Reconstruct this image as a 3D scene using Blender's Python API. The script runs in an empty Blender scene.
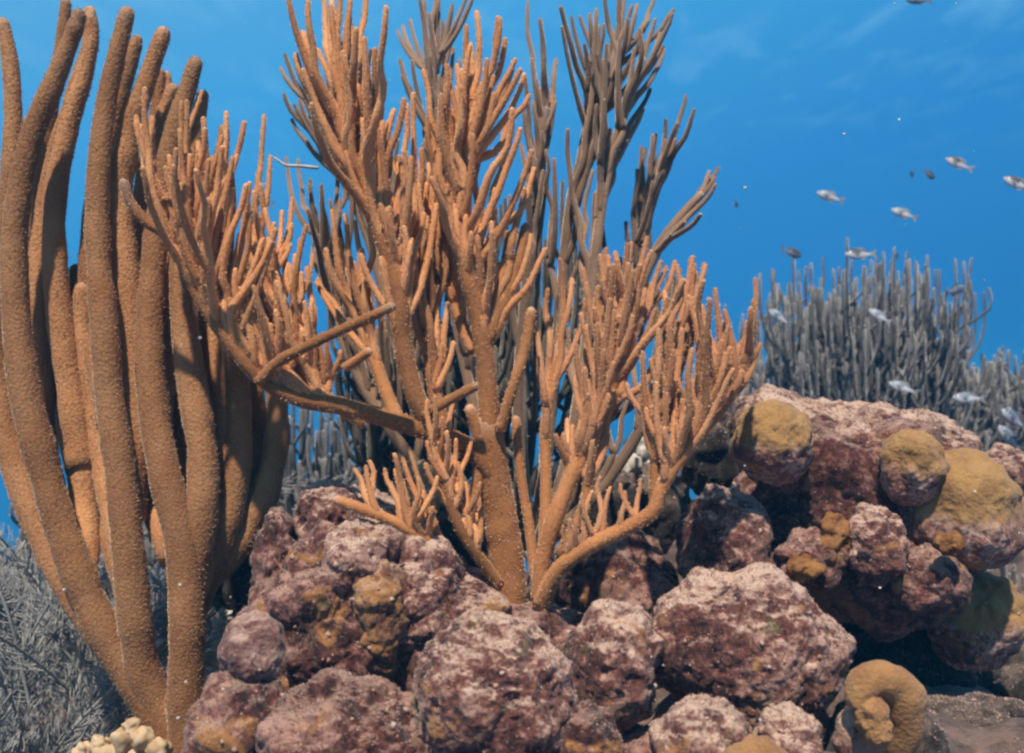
import bpy, bmesh, math, random
import numpy as np
from mathutils import Vector

scene = bpy.context.scene
COL = scene.collection
R = math.radians
random.seed(7)
rng = np.random.default_rng(7)

# ------------------------------------------------------------------ camera
CAMZ = 1.0
FPX = 995.0
cam_d = bpy.data.cameras.new("camera")
cam_d.sensor_width = 36.0
cam_d.lens = 36.0 * FPX / 1024.0
cam_d.clip_start = 0.02
cam_d.clip_end = 500
cam_d.dof.use_dof = True
cam_d.dof.focus_distance = 1.45
cam_d.dof.aperture_fstop = 4.5
cam = bpy.data.objects.new("camera", cam_d)
COL.objects.link(cam)
cam.location = (0, 0, CAMZ)
cam.rotation_euler = (R(90), 0, 0)
scene.camera = cam

# ------------------------------------------------------------------ render look
scene.view_settings.view_transform = 'Standard'
scene.view_settings.look = 'None'
scene.view_settings.exposure = 0.2
scene.view_settings.gamma = 1.0
scene.render.engine = 'CYCLES'
scene.cycles.use_denoising = True
scene.cycles.filter_width = 2.4
scene.cycles.max_bounces = 3
scene.cycles.diffuse_bounces = 2
scene.cycles.use_adaptive_sampling = True
scene.cycles.adaptive_threshold = 0.03
scene.cycles.glossy_bounces = 2
scene.cycles.transmission_bounces = 2
scene.cycles.transparent_max_bounces = 8
scene.cycles.volume_bounces = 0
scene.cycles.caustics_reflective = False
scene.cycles.caustics_refractive = False

# ------------------------------------------------------------------ world: open water, daylight through the surface above
SUN_EL, SUN_AZ = 60.0, -10.0      # azimuth measured from behind the camera (-y), negative = left
sx = math.cos(R(SUN_EL)) * math.sin(R(SUN_AZ))
sy = -math.cos(R(SUN_EL)) * math.cos(R(SUN_AZ))
sz = math.sin(R(SUN_EL))
world = bpy.data.worlds.new("World")
scene.world = world
world.use_nodes = True
wt = world.node_tree
wt.nodes.clear()
N = wt.nodes.new
L = wt.links.new
wo = N("ShaderNodeOutputWorld")
bg = N("ShaderNodeBackground")
tc = N("ShaderNodeTexCoord")
sep = N("ShaderNodeSeparateXYZ")
L(tc.outputs["Generated"], sep.inputs[0])
dot = N("ShaderNodeVectorMath"); dot.operation = 'DOT_PRODUCT'
L(tc.outputs["Generated"], dot.inputs[0])
dot.inputs[1].default_value = Vector((-0.30, 0.0, 0.95)).normalized()
mr = N("ShaderNodeMapRange"); mr.inputs[1].default_value = -1; mr.inputs[2].default_value = 1
L(dot.outputs["Value"], mr.inputs[0])
ramp = N("ShaderNodeValToRGB")
cr = ramp.color_ramp
stops = [(0.0, (0.004, 0.02, 0.045)), (0.36, (0.012, 0.085, 0.24)), (0.46, (0.022, 0.190, 0.51)),
         (0.56, (0.033, 0.258, 0.63)), (0.66, (0.060, 0.365, 0.74)), (0.76, (0.13, 0.45, 0.78)), (1.0, (0.36, 0.66, 0.88))]
cr.elements[0].position = stops[0][0]; cr.elements[0].color = (*stops[0][1], 1)
cr.elements[1].position = stops[-1][0]; cr.elements[1].color = (*stops[-1][1], 1)
for p, c in stops[1:-1]:
    e = cr.elements.new(p); e.color = (*c, 1)
L(mr.outputs[0], ramp.inputs[0])
# sky seen through the surface straight overhead
sky = N("ShaderNodeTexSky"); sky.sky_type = 'NISHITA'; sky.sun_disc = False
sky.sun_elevation = R(SUN_EL); sky.sun_rotation = math.atan2(sx, sy)
skm = N("ShaderNodeMix"); skm.data_type = 'RGBA'; skm.blend_type = 'MULTIPLY'; skm.inputs[0].default_value = 1
L(sky.outputs[0], skm.inputs[6]); skm.inputs[7].default_value = (0.075, 0.07, 0.06, 1)
win = N("ShaderNodeMapRange"); win.interpolation_type = 'SMOOTHSTEP'
win.inputs[1].default_value = 0.42; win.inputs[2].default_value = 0.85
L(sep.outputs[2], win.inputs[0])
wm = N("ShaderNodeMix"); wm.data_type = 'RGBA'
L(win.outputs[0], wm.inputs[0]); L(ramp.outputs[0], wm.inputs[6]); L(skm.outputs[2], wm.inputs[7])
# underside of the rippled surface, faint glints
zc = N("ShaderNodeMath"); zc.operation = 'MAXIMUM'; zc.inputs[1].default_value = 0.03
L(sep.outputs[2], zc.inputs[0])
comb = N("ShaderNodeCombineXYZ")
for i, s in ((0, 1.0), (1, 0.45)):
    dv = N("ShaderNodeMath"); dv.operation = 'DIVIDE'
    L(sep.outputs[i], dv.inputs[0]); L(zc.outputs[0], dv.inputs[1])
    ml = N("ShaderNodeMath"); ml.operation = 'MULTIPLY'; ml.inputs[1].default_value = s
    L(dv.outputs[0], ml.inputs[0]); L(ml.outputs[0], comb.inputs[i])
rn = N("ShaderNodeTexNoise"); rn.inputs["Scale"].default_value = 5.5; rn.inputs["Detail"].default_value = 3.5
rn.inputs["Distortion"].default_value = 0.6
L(comb.outputs[0], rn.inputs["Vector"])
rr = N("ShaderNodeMapRange"); rr.inputs[1].default_value = 0.50; rr.inputs[2].default_value = 0.85
rr.inputs[3].default_value = 0.0; rr.inputs[4].default_value = 0.5
L(rn.outputs[0], rr.inputs[0])
zm = N("ShaderNodeMapRange"); zm.interpolation_type = 'SMOOTHSTEP'
zm.inputs[1].default_value = 0.17; zm.inputs[2].default_value = 0.34
L(sep.outputs[2], zm.inputs[0])
rmul = N("ShaderNodeMath"); rmul.operation = 'MULTIPLY'
L(rr.outputs[0], rmul.inputs[0]); L(zm.outputs[0], rmul.inputs[1])
rmix = N("ShaderNodeMix"); rmix.data_type = 'RGBA'; rmix.inputs[7].default_value = (0.22, 0.55, 0.84, 1)
L(rmul.outputs[0], rmix.inputs[0]); L(wm.outputs[2], rmix.inputs[6])
L(rmix.outputs[2], bg.inputs[0]); bg.inputs[1].default_value = 0.87
L(bg.outputs[0], wo.inputs[0])

# ------------------------------------------------------------------ sun
sun_d = bpy.data.lights.new("sun", 'SUN')
sun_d.energy = 5.0
sun_d.angle = R(1.5)
sun_d.color = (1.0, 0.87, 0.73)
sun = bpy.data.objects.new("sun", sun_d)
COL.objects.link(sun)
sun.rotation_euler = Vector((-sx, -sy, -sz)).to_track_quat('-Z', 'Y').to_euler()
sun.location = (sx * 6, sy * 6, sz * 6)


# ================================================================== helpers
def P(x, y, d):
    """pixel of the photograph at distance d -> point of the place"""
    return Vector(((x - 512.0) / FPX * d, d, CAMZ - (y - 376.5) / FPX * d))


def tag(o, label=None, cat=None, group=None, kind=None):
    if label: o["label"] = label
    if cat: o["category"] = cat
    if group: o["group"] = group
    if kind: o["kind"] = kind
    return o


def empty(name, loc):
    o = bpy.data.objects.new(name, None)
    o.empty_display_size = 0.05
    COL.objects.link(o)
    o.location = loc
    return o


def build_mesh(name, V, F):
    """F: an (n,k) index array, a list of such arrays, or a short list of polygons"""
    me = bpy.data.meshes.new(name)
    if isinstance(F, np.ndarray): F = [F]
    if not (len(F) and isinstance(F[0], np.ndarray)):
        me.from_pydata(V.tolist(), [], F); me.update()
        return me
    idx = np.concatenate([f.ravel() for f in F]).astype(np.int32)
    cnt = np.concatenate([np.full(len(f), f.shape[1]) for f in F]).astype(np.int32)
    me.vertices.add(len(V)); me.vertices.foreach_set("co", V.astype(np.float32).ravel())
    me.loops.add(len(idx)); me.loops.foreach_set("vertex_index", idx)
    me.polygons.add(len(cnt))
    me.polygons.foreach_set("loop_start", np.concatenate([[0], np.cumsum(cnt)[:-1]]).astype(np.int32))
    me.update(calc_edges=True)
    return me


def mesh_obj(name, V, F, mat, parent=None, loc=None, smooth=True):
    V = np.asarray(V, dtype=float)
    if loc is not None: V = V - np.array(loc, dtype=float)
    me = build_mesh(name, V, F)
    me.polygons.foreach_set("use_smooth", np.full(len(me.polygons), smooth))
    if mat: me.materials.append(mat)
    o = bpy.data.objects.new(name, me)
    COL.objects.link(o)
    if parent is not None: o.parent = parent
    elif loc is not None: o.location = loc
    return o


# ---- vectorised noise
def _h(ix, iy, iz, s):
    n = (ix * 374761393 + iy * 668265263 + iz * 2147483647 + s * 974634777) & 0xFFFFFFFF
    n = ((n ^ (n >> 13)) * 1274126177) & 0xFFFFFFFF
    n = ((n ^ (n >> 15)) * 2246822519) & 0xFFFFFFFF
    return ((n ^ (n >> 16)) & 0xFFFFFF) / float(0xFFFFFF)


def vnoise(p, s=0):
    i = np.floor(p).astype(np.int64)
    f = p - i
    u = f * f * f * (f * (f * 6 - 15) + 10)
    r = 0
    for dx in (0, 1):
        wx = u[:, 0] if dx else 1 - u[:, 0]
        for dy in (0, 1):
            wy = u[:, 1] if dy else 1 - u[:, 1]
            for dz in (0, 1):
                wz = u[:, 2] if dz else 1 - u[:, 2]
                r = r + wx * wy * wz * _h(i[:, 0] + dx, i[:, 1] + dy, i[:, 2] + dz, s)
    return r * 2 - 1


def fbm(p, octv=3, s=0, gain=0.5):
    a, r = 1.0, 0
    for k in range(octv):
        r = r + a * vnoise(p * (2.03 ** k) + 17.3 * k, s + k)
        a *= gain
    return r


def cell(p, s=0):
    """distance to nearest jittered point"""
    i = np.floor(p).astype(np.int64)
    best = np.full(len(p), 9.0)
    for dx in (-1, 0, 1):
        for dy in (-1, 0, 1):
            for dz in (-1, 0, 1):
                c = i + np.array([dx, dy, dz])
                q = np.stack([c[:, k] + _h(c[:, 0], c[:, 1], c[:, 2], s + 31 * k + 1) for k in range(3)], 1)
                best = np.minimum(best, ((q - p) ** 2).sum(1))
    return np.sqrt(best)


# ---- tubes
def catmull(pts, n):
    pts = np.asarray(pts, dtype=float)
    if len(pts) == 2:
        t = np.linspace(0, 1, n)[:, None]
        return pts[0] * (1 - t) + pts[1] * t
    q = np.vstack([2 * pts[0] - pts[1], pts, 2 * pts[-1] - pts[-2]])
    m = len(pts) - 1
    u = np.linspace(0, m, n)
    k = np.minimum(u.astype(int), m - 1); t = (u - k)[:, None]
    a, b, c, d = q[k], q[k + 1], q[k + 2], q[k + 3]
    return 0.5 * ((2 * b) + (c - a) * t + (2 * a - 5 * b + 4 * c - d) * t * t + (3 * b - a - 3 * c + d) * t ** 3)


def tube(pts, radii, sides=10, bump=0.0, cap=True, seed=0):
    """closed tapering tube with a rounded tip; returns V, F"""
    pts = np.asarray(pts, float)
    radii = np.asarray(radii, float)
    n = len(pts)
    T = np.gradient(pts, axis=0)
    T /= np.linalg.norm(T, axis=1)[:, None] + 1e-9
    if cap:
        r = radii[-1]
        ex, er = [], []
        for a in (35, 62, 80):
            ex.append(pts[-1] + T[-1] * r * math.sin(R(a)))
            er.append(r * math.cos(R(a)))
        pts = np.vstack([pts, ex]); radii = np.concatenate([radii, er])
        T = np.vstack([T, np.repeat(T[-1:], 3, 0)])
        n += 3
    mt = np.abs(T).mean(0)
    ref = np.eye(3)[int(np.argmin(mt))]
    U = ref - T * (T @ ref)[:, None]
    U /= np.linalg.norm(U, axis=1)[:, None] + 1e-9
    W = np.stack([T[:, 1] * U[:, 2] - T[:, 2] * U[:, 1], T[:, 2] * U[:, 0] - T[:, 0] * U[:, 2], T[:, 0] * U[:, 1] - T[:, 1] * U[:, 0]], 1)
    ang = np.linspace(0, 2 * math.pi, sides, endpoint=False)
    V = (pts[:, None] + radii[:, None, None] * (np.cos(ang)[None, :, None] * U[:, None] + np.sin(ang)[None, :, None] * W[:, None])).reshape(-1, 3)
    if bump > 0:
        c = np.repeat(pts, sides, 0)
        nv = V - c
        V = c + nv * (1 + bump * (vnoise(V * 60, seed) + 0.7 * vnoise(V * 150, seed + 3)))[:, None]
    k, j = np.meshgrid(np.arange(n - 1), np.arange(sides), indexing='ij')
    k, j = k.ravel(), j.ravel(); j2 = (j + 1) % sides
    Q = np.stack([k * sides + j, k * sides + j2, (k + 1) * sides + j2, (k + 1) * sides + j], 1)
    V = np.vstack([V, pts[0], pts[-1] + T[-1] * 0.02 * radii[0]])
    j = np.arange(sides); j2 = (j + 1) % sides; e = (n - 1) * sides
    Tr = np.vstack([np.stack([np.full(sides, len(V) - 2), j2, j], 1), np.stack([np.full(sides, len(V) - 1), e + j, e + j2], 1)])
    return V, [Q, Tr]


def merge(parts):
    V, Q, Tr, o = [], [], [], 0
    for v, f in parts:
        V.append(v); Q.append(f[0] + o); Tr.append(f[1] + o); o += len(v)
    return np.vstack(V), [np.vstack(Q), np.vstack(Tr)]


def scatter_on(parts, per_m2, seed=0):
    """random points + normals over the quads of a list of tubes"""
    r = np.random.default_rng(seed)
    V, F = merge(parts)
    q = F[0]
    a, b, c, d = (V[q[:, k]] for k in range(4))
    nn = np.cross(b - a, c - a) + np.cross(c - a, d - a)
    ar = 0.5 * np.linalg.norm(nn, axis=1)
    idx = np.repeat(np.arange(len(q)), r.poisson(ar * per_m2))
    s, t = r.random((len(idx), 1)), r.random((len(idx), 1))
    p = (a[idx] * (1 - s) + b[idx] * s) * (1 - t) + (d[idx] * (1 - s) + c[idx] * s) * t
    return p, nn[idx] / (np.linalg.norm(nn[idx], axis=1)[:, None] + 1e-12)


def spikes(Pt, Nr, length, width, seed=0, lean=0.5, up=0.0):
    """tiny blades standing on a surface, turned every way"""
    r = np.random.default_rng(seed)
    n = len(Pt)
    d = Nr + lean * r.normal(size=(n, 3)) + np.array([0, 0, up])
    d /= np.linalg.norm(d, axis=1)[:, None]
    h = np.cross(d, r.normal(size=(n, 3))); h /= np.linalg.norm(h, axis=1)[:, None] + 1e-9
    ln = length * (0.5 + r.random((n, 1)))
    w = width * (0.7 + 0.6 * r.random((n, 1)))
    base = Pt - Nr * 0.0006
    V = np.stack([base + h * w, base - h * w, base + d * ln], 1).reshape(-1, 3)
    return V, np.arange(3 * n).reshape(-1, 3)


# ================================================================== materials
def newmat(name):
    m = bpy.data.materials.new(name); m.use_nodes = True
    nt = m.node_tree
    b = nt.nodes["Principled BSDF"]
    return m, nt, b


def nd(nt, t, **kw):
    n = nt.nodes.new(t)
    for k, v in kw.items(): setattr(n, k, v)
    return n


def objcoord(nt):
    """object coordinates, shifted for every object so that no two look alike"""
    t = nd(nt, "ShaderNodeTexCoord"); oi = nd(nt, "ShaderNodeObjectInfo")
    m = nd(nt, "ShaderNodeMath", operation='MULTIPLY'); m.inputs[1].default_value = 37.0
    nt.links.new(oi.outputs["Random"], m.inputs[0])
    a = nd(nt, "ShaderNodeVectorMath", operation='ADD')
    nt.links.new(t.outputs["Object"], a.inputs[0]); nt.links.new(m.outputs[0], a.inputs[1])
    return a.outputs[0]


def noise(nt, vec, scale, detail=4, rough=0.55, dist=0.0):
    n = nd(nt, "ShaderNodeTexNoise")
    n.inputs["Scale"].default_value = scale; n.inputs["Detail"].default_value = detail
    n.inputs["Roughness"].default_value = rough; n.inputs["Distortion"].default_value = dist
    nt.links.new(vec, n.inputs["Vector"])
    return n.outputs[0]


def step(nt, val, lo, hi, tmin=0.0, tmax=1.0):
    n = nd(nt, "ShaderNodeMapRange", interpolation_type='SMOOTHSTEP')
    n.inputs[1].default_value = lo; n.inputs[2].default_value = hi
    n.inputs[3].default_value = tmin; n.inputs[4].default_value = tmax
    nt.links.new(val, n.inputs[0])
    return n.outputs[0]


def mix(nt, f, a, b):
    n = nd(nt, "ShaderNodeMix", data_type='RGBA')
    for s, v in ((0, f), (6, a), (7, b)):
        if hasattr(v, "is_linked"): nt.links.new(v, n.inputs[s])
        elif s == 0: n.inputs[0].default_value = v
        else: n.inputs[s].default_value = (*v, 1)
    return n.outputs[2]


def bump(nt, b, h, strength, dist):
    n = nd(nt, "ShaderNodeBump"); n.inputs["Strength"].default_value = strength; n.inputs["Distance"].default_value = dist
    nt.links.new(h, n.inputs["Height"])
    nt.links.new(n.outputs[0], b.inputs["Normal"])


def coral_mat(name, c1, c2, c3, pscale, sheen=0.5, sheencol=(0.9, 0.75, 0.62), bumpd=0.002, tip0=0.82, tipmix=0.55):
    """soft coral skin: two browns in soft patches, paler polyp dots, stubbly relief, velvety rim"""
    m, nt, b = newmat(name)
    v = objcoord(nt)
    c = mix(nt, step(nt, noise(nt, v, 9, 3), 0.35, 0.65), c1, c2)
    vo = nd(nt, "ShaderNodeTexVoronoi"); vo.inputs["Scale"].default_value = pscale
    nt.links.new(v, vo.inputs["Vector"])
    dots = step(nt, vo.outputs["Distance"], 0.35, 0.12)
    f2 = nd(nt, "ShaderNodeMath", operation='MULTIPLY'); f2.inputs[1].default_value = 0.45
    nt.links.new(dots, f2.inputs[0])
    c = mix(nt, f2.outputs[0], c, c3)
    at_ = nd(nt, "ShaderNodeAttribute", attribute_name="tip")
    c = mix(nt, step(nt, at_.outputs["Fac"], tip0, 1.0, 0, tipmix), c, tuple(0.6 * k + 0.28 for k in c3))
    oi = nd(nt, "ShaderNodeObjectInfo")
    hs = nd(nt, "ShaderNodeHueSaturation")
    nt.links.new(step(nt, oi.outputs["Random"], 0, 1, 0.72, 1.16), hs.inputs["Value"]); nt.links.new(c, hs.inputs["Color"])
    c = hs.outputs[0]
    nt.links.new(c, b.inputs["Base Color"])
    b.inputs["Roughness"].default_value = 0.85
    b.inputs["Specular IOR Level"].default_value = 0.15
    b.inputs["Sheen Weight"].default_value = sheen
    b.inputs["Sheen Roughness"].default_value = 0.35
    b.inputs["Sheen Tint"].default_value = (*sheencol, 1)
    bump(nt, b, vo.outputs["Distance"], 0.5, bumpd)
    return m


def rock_mat(name, base, pale, dark, ochre_amt=0.15, green_amt=0.1, silt_toplight=0.85, live=None, live_h=0.5):
    """dead coral rock overgrown with pink crusts, wine-red turf and small patches; 'live' adds a cap of living tissue"""
    m, nt, b = newmat(name)
    v = objcoord(nt)
    big = noise(nt, v, 9, 3, 0.6, 0.4)
    mid = noise(nt, v, 52, 4, 0.65, 0.5)
    fin = noise(nt, v, 190, 3, 0.7)
    ad = nd(nt, "ShaderNodeMath", operation='ADD'); nt.links.new(big, ad.inputs[0]); nt.links.new(mid, ad.inputs[1])
    ad2 = nd(nt, "ShaderNodeMath", operation='MULTIPLY_ADD'); ad2.inputs[1].default_value = 0.5
    nt.links.new(fin, ad2.inputs[0]); nt.links.new(ad.outputs[0], ad2.inputs[2])
    s = ad2.outputs[0]          # about 0.9 .. 1.5, mean 1.22
    c = mix(nt, step(nt, s, 1.02, 1.22), dark, base)
    c = mix(nt, step(nt, s, 1.20, 1.42), c, pale)
    o1 = noise(nt, v, 13, 3, 0.5, 0.8)
    if ochre_amt:
        c = mix(nt, step(nt, o1, 0.68 - ochre_amt * 0.4, 0.76 - ochre_amt * 0.4, 0, 0.85), c, (0.30, 0.14, 0.045))
    if green_amt:
        o2 = noise(nt, v, 21, 4, 0.6, 0.5)
        c = mix(nt, step(nt, o2, 0.66 - green_amt * 0.3, 0.76 - green_amt * 0.3, 0, 0.7), c, (0.10, 0.10, 0.035))
    sp = noise(nt, v, 240, 2, 0.5)
    c = mix(nt, step(nt, sp, 0.66, 0.74, 0, 0.8), c, (0.50, 0.39, 0.35))
    sp2 = noise(nt, v, 95, 3, 0.6)
    c = mix(nt, step(nt, sp2, 0.40, 0.30, 0, 0.8), c, (0.035, 0.016, 0.016))
    rough_h = ad2.outputs[0]
    if silt_toplight:                    # silty upward faces with overhead light painted in, broken up by the turf
        ge = nd(nt, "ShaderNodeNewGeometry"); sn = nd(nt, "ShaderNodeSeparateXYZ")
        nt.links.new(ge.outputs["Normal"], sn.inputs[0])
        su = nd(nt, "ShaderNodeMath", operation='MULTIPLY_ADD'); su.inputs[1].default_value = 1.1
        nt.links.new(mid, su.inputs[0]); nt.links.new(sn.outputs[2], su.inputs[2])
        sb = nd(nt, "ShaderNodeMath", operation='MULTIPLY_ADD'); sb.inputs[1].default_value = 0.9
        nt.links.new(big, sb.inputs[0]); nt.links.new(su.outputs[0], sb.inputs[2])
        c = mix(nt, step(nt, sb.outputs[0], 1.45, 2.0, 0, silt_toplight), c, (0.50, 0.365, 0.285))
    if live:
        g = nd(nt, "ShaderNodeTexCoord"); sg = nd(nt, "ShaderNodeSeparateXYZ")
        nt.links.new(g.outputs["Generated"], sg.inputs[0])
        wv = nd(nt, "ShaderNodeMath", operation='MULTIPLY_ADD'); wv.inputs[1].default_value = 0.55
        nt.links.new(noise(nt, v, 14, 4, 0.6), wv.inputs[0]); nt.links.new(sg.outputs[2], wv.inputs[2])
        lm = step(nt, wv.outputs[0], live_h + 0.14, live_h + 0.40)
        lc = mix(nt, step(nt, noise(nt, v, 26, 4), 0.35, 0.7), live[0], live[1])
        lc = mix(nt, step(nt, noise(nt, v, 330, 2), 0.55, 0.7, 0, 0.35), lc, live[2])
        c = mix(nt, lm, c, lc)
    nt.links.new(c, b.inputs["Base Color"])
    b.inputs["Roughness"].default_value = 0.9
    b.inputs["Specular IOR Level"].default_value = 0.2
    b.inputs["Sheen Weight"].default_value = 0.15
    b.inputs["Sheen Roughness"].default_value = 0.6
    bump(nt, b, rough_h, 0.5, 0.006)
    if live:
        vc = nd(nt, "ShaderNodeTexVoronoi"); vc.inputs["Scale"].default_value = 190
        nt.links.new(v, vc.inputs["Vector"])
        b2 = nd(nt, "ShaderNodeBump"); b2.inputs["Strength"].default_value = 0.3; b2.inputs["Distance"].default_value = 0.003
        nt.links.new(vc.outputs["Distance"], b2.inputs["Height"])
        nt.links.new(b.inputs["Normal"].links[0].from_socket, b2.inputs["Normal"]); nt.links.new(b2.outputs[0], b.inputs["Normal"])
    return m


def plain_mat(name, c1, c2, scale=20, rough=0.8, spec=0.3, bd=0.0):
    m, nt, b = newmat(name)
    v = objcoord(nt)
    f = noise(nt, v, scale, 4)
    nt.links.new(mix(nt, step(nt, f, 0.3, 0.7), c1, c2), b.inputs["Base Color"])
    b.inputs["Roughness"].default_value = rough
    b.inputs["Specular IOR Level"].default_value = spec
    if bd: bump(nt, b, f, 0.6, bd)
    return m


M = {}
M['rod'] = coral_mat("sea_rod_skin", (0.45, 0.225, 0.098), (0.33, 0.150, 0.060), (0.60, 0.39, 0.22), 210, 0.35, tip0=0.90, tipmix=0.22)
M['rod_polyp'] = plain_mat("sea_rod_polyps", (0.44, 0.23, 0.105), (0.52, 0.32, 0.18), 60)
M['orange'] = coral_mat("orange_coral_skin", (0.72, 0.345, 0.145), (0.57, 0.238, 0.092), (0.80, 0.50, 0.29), 330, 0.5, bumpd=0.0012)
M['orange_polyp'] = plain_mat("orange_coral_polyps", (0.68, 0.37, 0.17), (0.80, 0.58, 0.39), 60)
M['dusky'] = coral_mat("dusky_coral_skin", (0.33, 0.20, 0.12), (0.20, 0.13, 0.085), (0.46, 0.33, 0.22), 330, 0.9, bumpd=0.0012)
M['dusky_polyp'] = plain_mat("dusky_coral_polyps", (0.38, 0.24, 0.16), (0.52, 0.40, 0.31), 60)
M['far'] = coral_mat("far_coral_skin", (0.15, 0.143, 0.135), (0.085, 0.082, 0.078), (0.50, 0.48, 0.44), 160, 0.9, (0.8, 0.8, 0.8), tip0=0.55, tipmix=0.8)
M['far_pale'] = coral_mat("pale_far_coral_skin", (0.27, 0.255, 0.23), (0.18, 0.165, 0.15), (0.52, 0.50, 0.46), 160, 0.9, (0.8, 0.8, 0.8), tip0=0.55, tipmix=0.8)
M['plume'] = plain_mat("sea_plume_skin", (0.22, 0.22, 0.21), (0.37, 0.37, 0.355), 12)
M['rock'] = rock_mat("pink_crusted_rock", (0.130, 0.045, 0.033), (0.34, 0.20, 0.15), (0.032, 0.009, 0.0075), 0.17, 0.14)
M['rock_red'] = rock_mat("wine_red_rock", (0.088, 0.026, 0.019), (0.26, 0.13, 0.10), (0.020, 0.006, 0.005), 0.22, 0.14, silt_toplight=0.28)
M['rock_ochre'] = rock_mat("ochre_sponge_crust", (0.17, 0.075, 0.035), (0.36, 0.20, 0.085), (0.055, 0.02, 0.012), 0.5, 0.1, silt_toplight=0.2)
M['slate'] = coral_mat("slate_coral_skin", (0.145, 0.125, 0.10), (0.085, 0.078, 0.066), (0.30, 0.27, 0.22), 260, 0.6, (0.8, 0.8, 0.75))
M['orange_brown'] = coral_mat("orange_brown_coral_skin", (0.60, 0.29, 0.135), (0.44, 0.19, 0.085), (0.72, 0.45, 0.28), 330, 0.5, bumpd=0.0012)
M['stem'] = coral_mat("orange_coral_stem", (0.46, 0.205, 0.078), (0.34, 0.14, 0.05), (0.60, 0.34, 0.17), 330, 0.35, bumpd=0.0012)
M['rock_shaded'] = rock_mat("shade_dark_rock", (0.012, 0.009, 0.008), (0.045, 0.036, 0.030), (0.005, 0.004, 0.004), 0.0, 0.1, silt_toplight=0.15)  # near-black rock: the shade of hollows is put into its colour
M['rock_live'] = rock_mat("half_living_coral", (0.17, 0.07, 0.05), (0.40, 0.27, 0.22), (0.05, 0.018, 0.015), 0.2, 0.0, silt_toplight=0.3,
                          live=((0.33, 0.19, 0.065), (0.22, 0.115, 0.042), (0.45, 0.31, 0.15)), live_h=0.50)
M['gold'] = rock_mat("golden_living_coral", (0.20, 0.085, 0.07), (0.40, 0.27, 0.24), (0.08, 0.03, 0.026), 0.1, 0.0, silt_toplight=0.3,
                     live=((0.34, 0.18, 0.065), (0.24, 0.115, 0.045), (0.43, 0.27, 0.13)), live_h=0.05)
M['ball'] = rock_mat("pale_pink_ball", (0.20, 0.105, 0.085), (0.34, 0.23, 0.19), (0.11, 0.05, 0.042), 0.0, 0.0, silt_toplight=0.3)
M['sponge'] = plain_mat("ochre_sponge", (0.29, 0.14, 0.048), (0.15, 0.066, 0.028), 38, 0.9, 0.2, 0.005)
M['cream'] = plain_mat("cream_coral", (0.55, 0.42, 0.27), (0.38, 0.25, 0.13), 40, 0.8, 0.3, 0.004)
M['white'] = plain_mat("bleached_coral", (0.62, 0.58, 0.50), (0.42, 0.36, 0.30), 50, 0.8, 0.3, 0.004)
M['turf'] = plain_mat("turf_algae", (0.12, 0.05, 0.045), (0.24, 0.13, 0.11), 30, 0.9, 0.1)
M['sediment_toplight'] = plain_mat("toplit_turf_sediment", (0.50, 0.37, 0.305), (0.34, 0.21, 0.165), 45, 0.95, 0.1)  # silty turf, coloured pale to paint top light onto the rocks
M['crumb'] = plain_mat("encrusting_growths", (0.50, 0.38, 0.33), (0.30, 0.15, 0.09), 55, 0.85, 0.2)
M['sand'] = rock_mat("rubble_bottom", (0.040, 0.018, 0.014), (0.11, 0.065, 0.05), (0.012, 0.005, 0.004), 0.05, 0.12, silt_toplight=0.1)
M['fish_back'] = plain_mat("fish_dark_back", (0.035, 0.035, 0.04), (0.07, 0.065, 0.06), 60, 0.45, 0.5)
M['fish_belly'] = plain_mat("fish_silver_belly", (0.52, 0.53, 0.55), (0.36, 0.38, 0.42), 60, 0.3, 0.6)
M['fish_blue'] = plain_mat("fish_blue_grey", (0.13, 0.18, 0.24), (0.2, 0.25, 0.3), 60, 0.4, 0.5)
M['fin'] = plain_mat("fish_fin", (0.10, 0.11, 0.12), (0.2, 0.21, 0.22), 60, 0.5, 0.4)
M['eye'] = plain_mat("fish_eye", (0.008, 0.008, 0.01), (0.012, 0.012, 0.014), 60, 0.2, 0.6)
M['speck'] = plain_mat("drifting_speck", (0.75, 0.72, 0.68), (0.6, 0.58, 0.55), 60)


# ================================================================== the setting: bottom
def ground_z(x, y):
    d = np.maximum(y - 4.5, 0)
    z = 0.16 - 0.05 * np.maximum(y - 1, 0) - 0.16 * d
    z = z + 0.37 * np.exp(-(((x - 0.32) / 0.8) ** 4 + ((y - 1.45) / 0.7) ** 4))
    z = z + 0.72 * np.exp(-(((x - 1.5) / 1.2) ** 2 + ((y - 3.7) / 1.0) ** 2))
    z = z + 0.28 * np.exp(-(((x + 0.7) / 0.8) ** 2 + ((y - 3.2) / 0.7) ** 2))
    return z


def make_bottom():
    n = 270
    s = np.linspace(-1, 1, n)
    xs = 0.3 + 2.2 * s + 43 * np.sign(s) * np.abs(s) ** 5
    t = np.linspace(0, 1, n)
    ys = -2.0 + 7.5 * t + 64 * t ** 5
    X, Y = np.meshgrid(xs, ys)
    x, y = X.ravel(), Y.ravel()
    z = ground_z(x, y)
    p = np.stack([x, y, z], 1)
    z = z + 0.05 * fbm(p * 3.2, 4, 3) + 0.03 * (0.5 - cell(p * 9, 5)) + 0.008 * vnoise(p * 45, 8)
    V = np.stack([x, y, z], 1)
    i = np.arange(n * n).reshape(n, n)
    F = np.stack([i[:-1, :-1].ravel(), i[:-1, 1:].ravel(), i[1:, 1:].ravel(), i[1:, :-1].ravel()], 1)
    o = mesh_obj("seabed", V, F, M['sand'])
    tag(o, "rubble covered sea bottom falling away behind the reef", kind="structure")


make_bottom()

# ================================================================== rocks
_ico = {}


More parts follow.
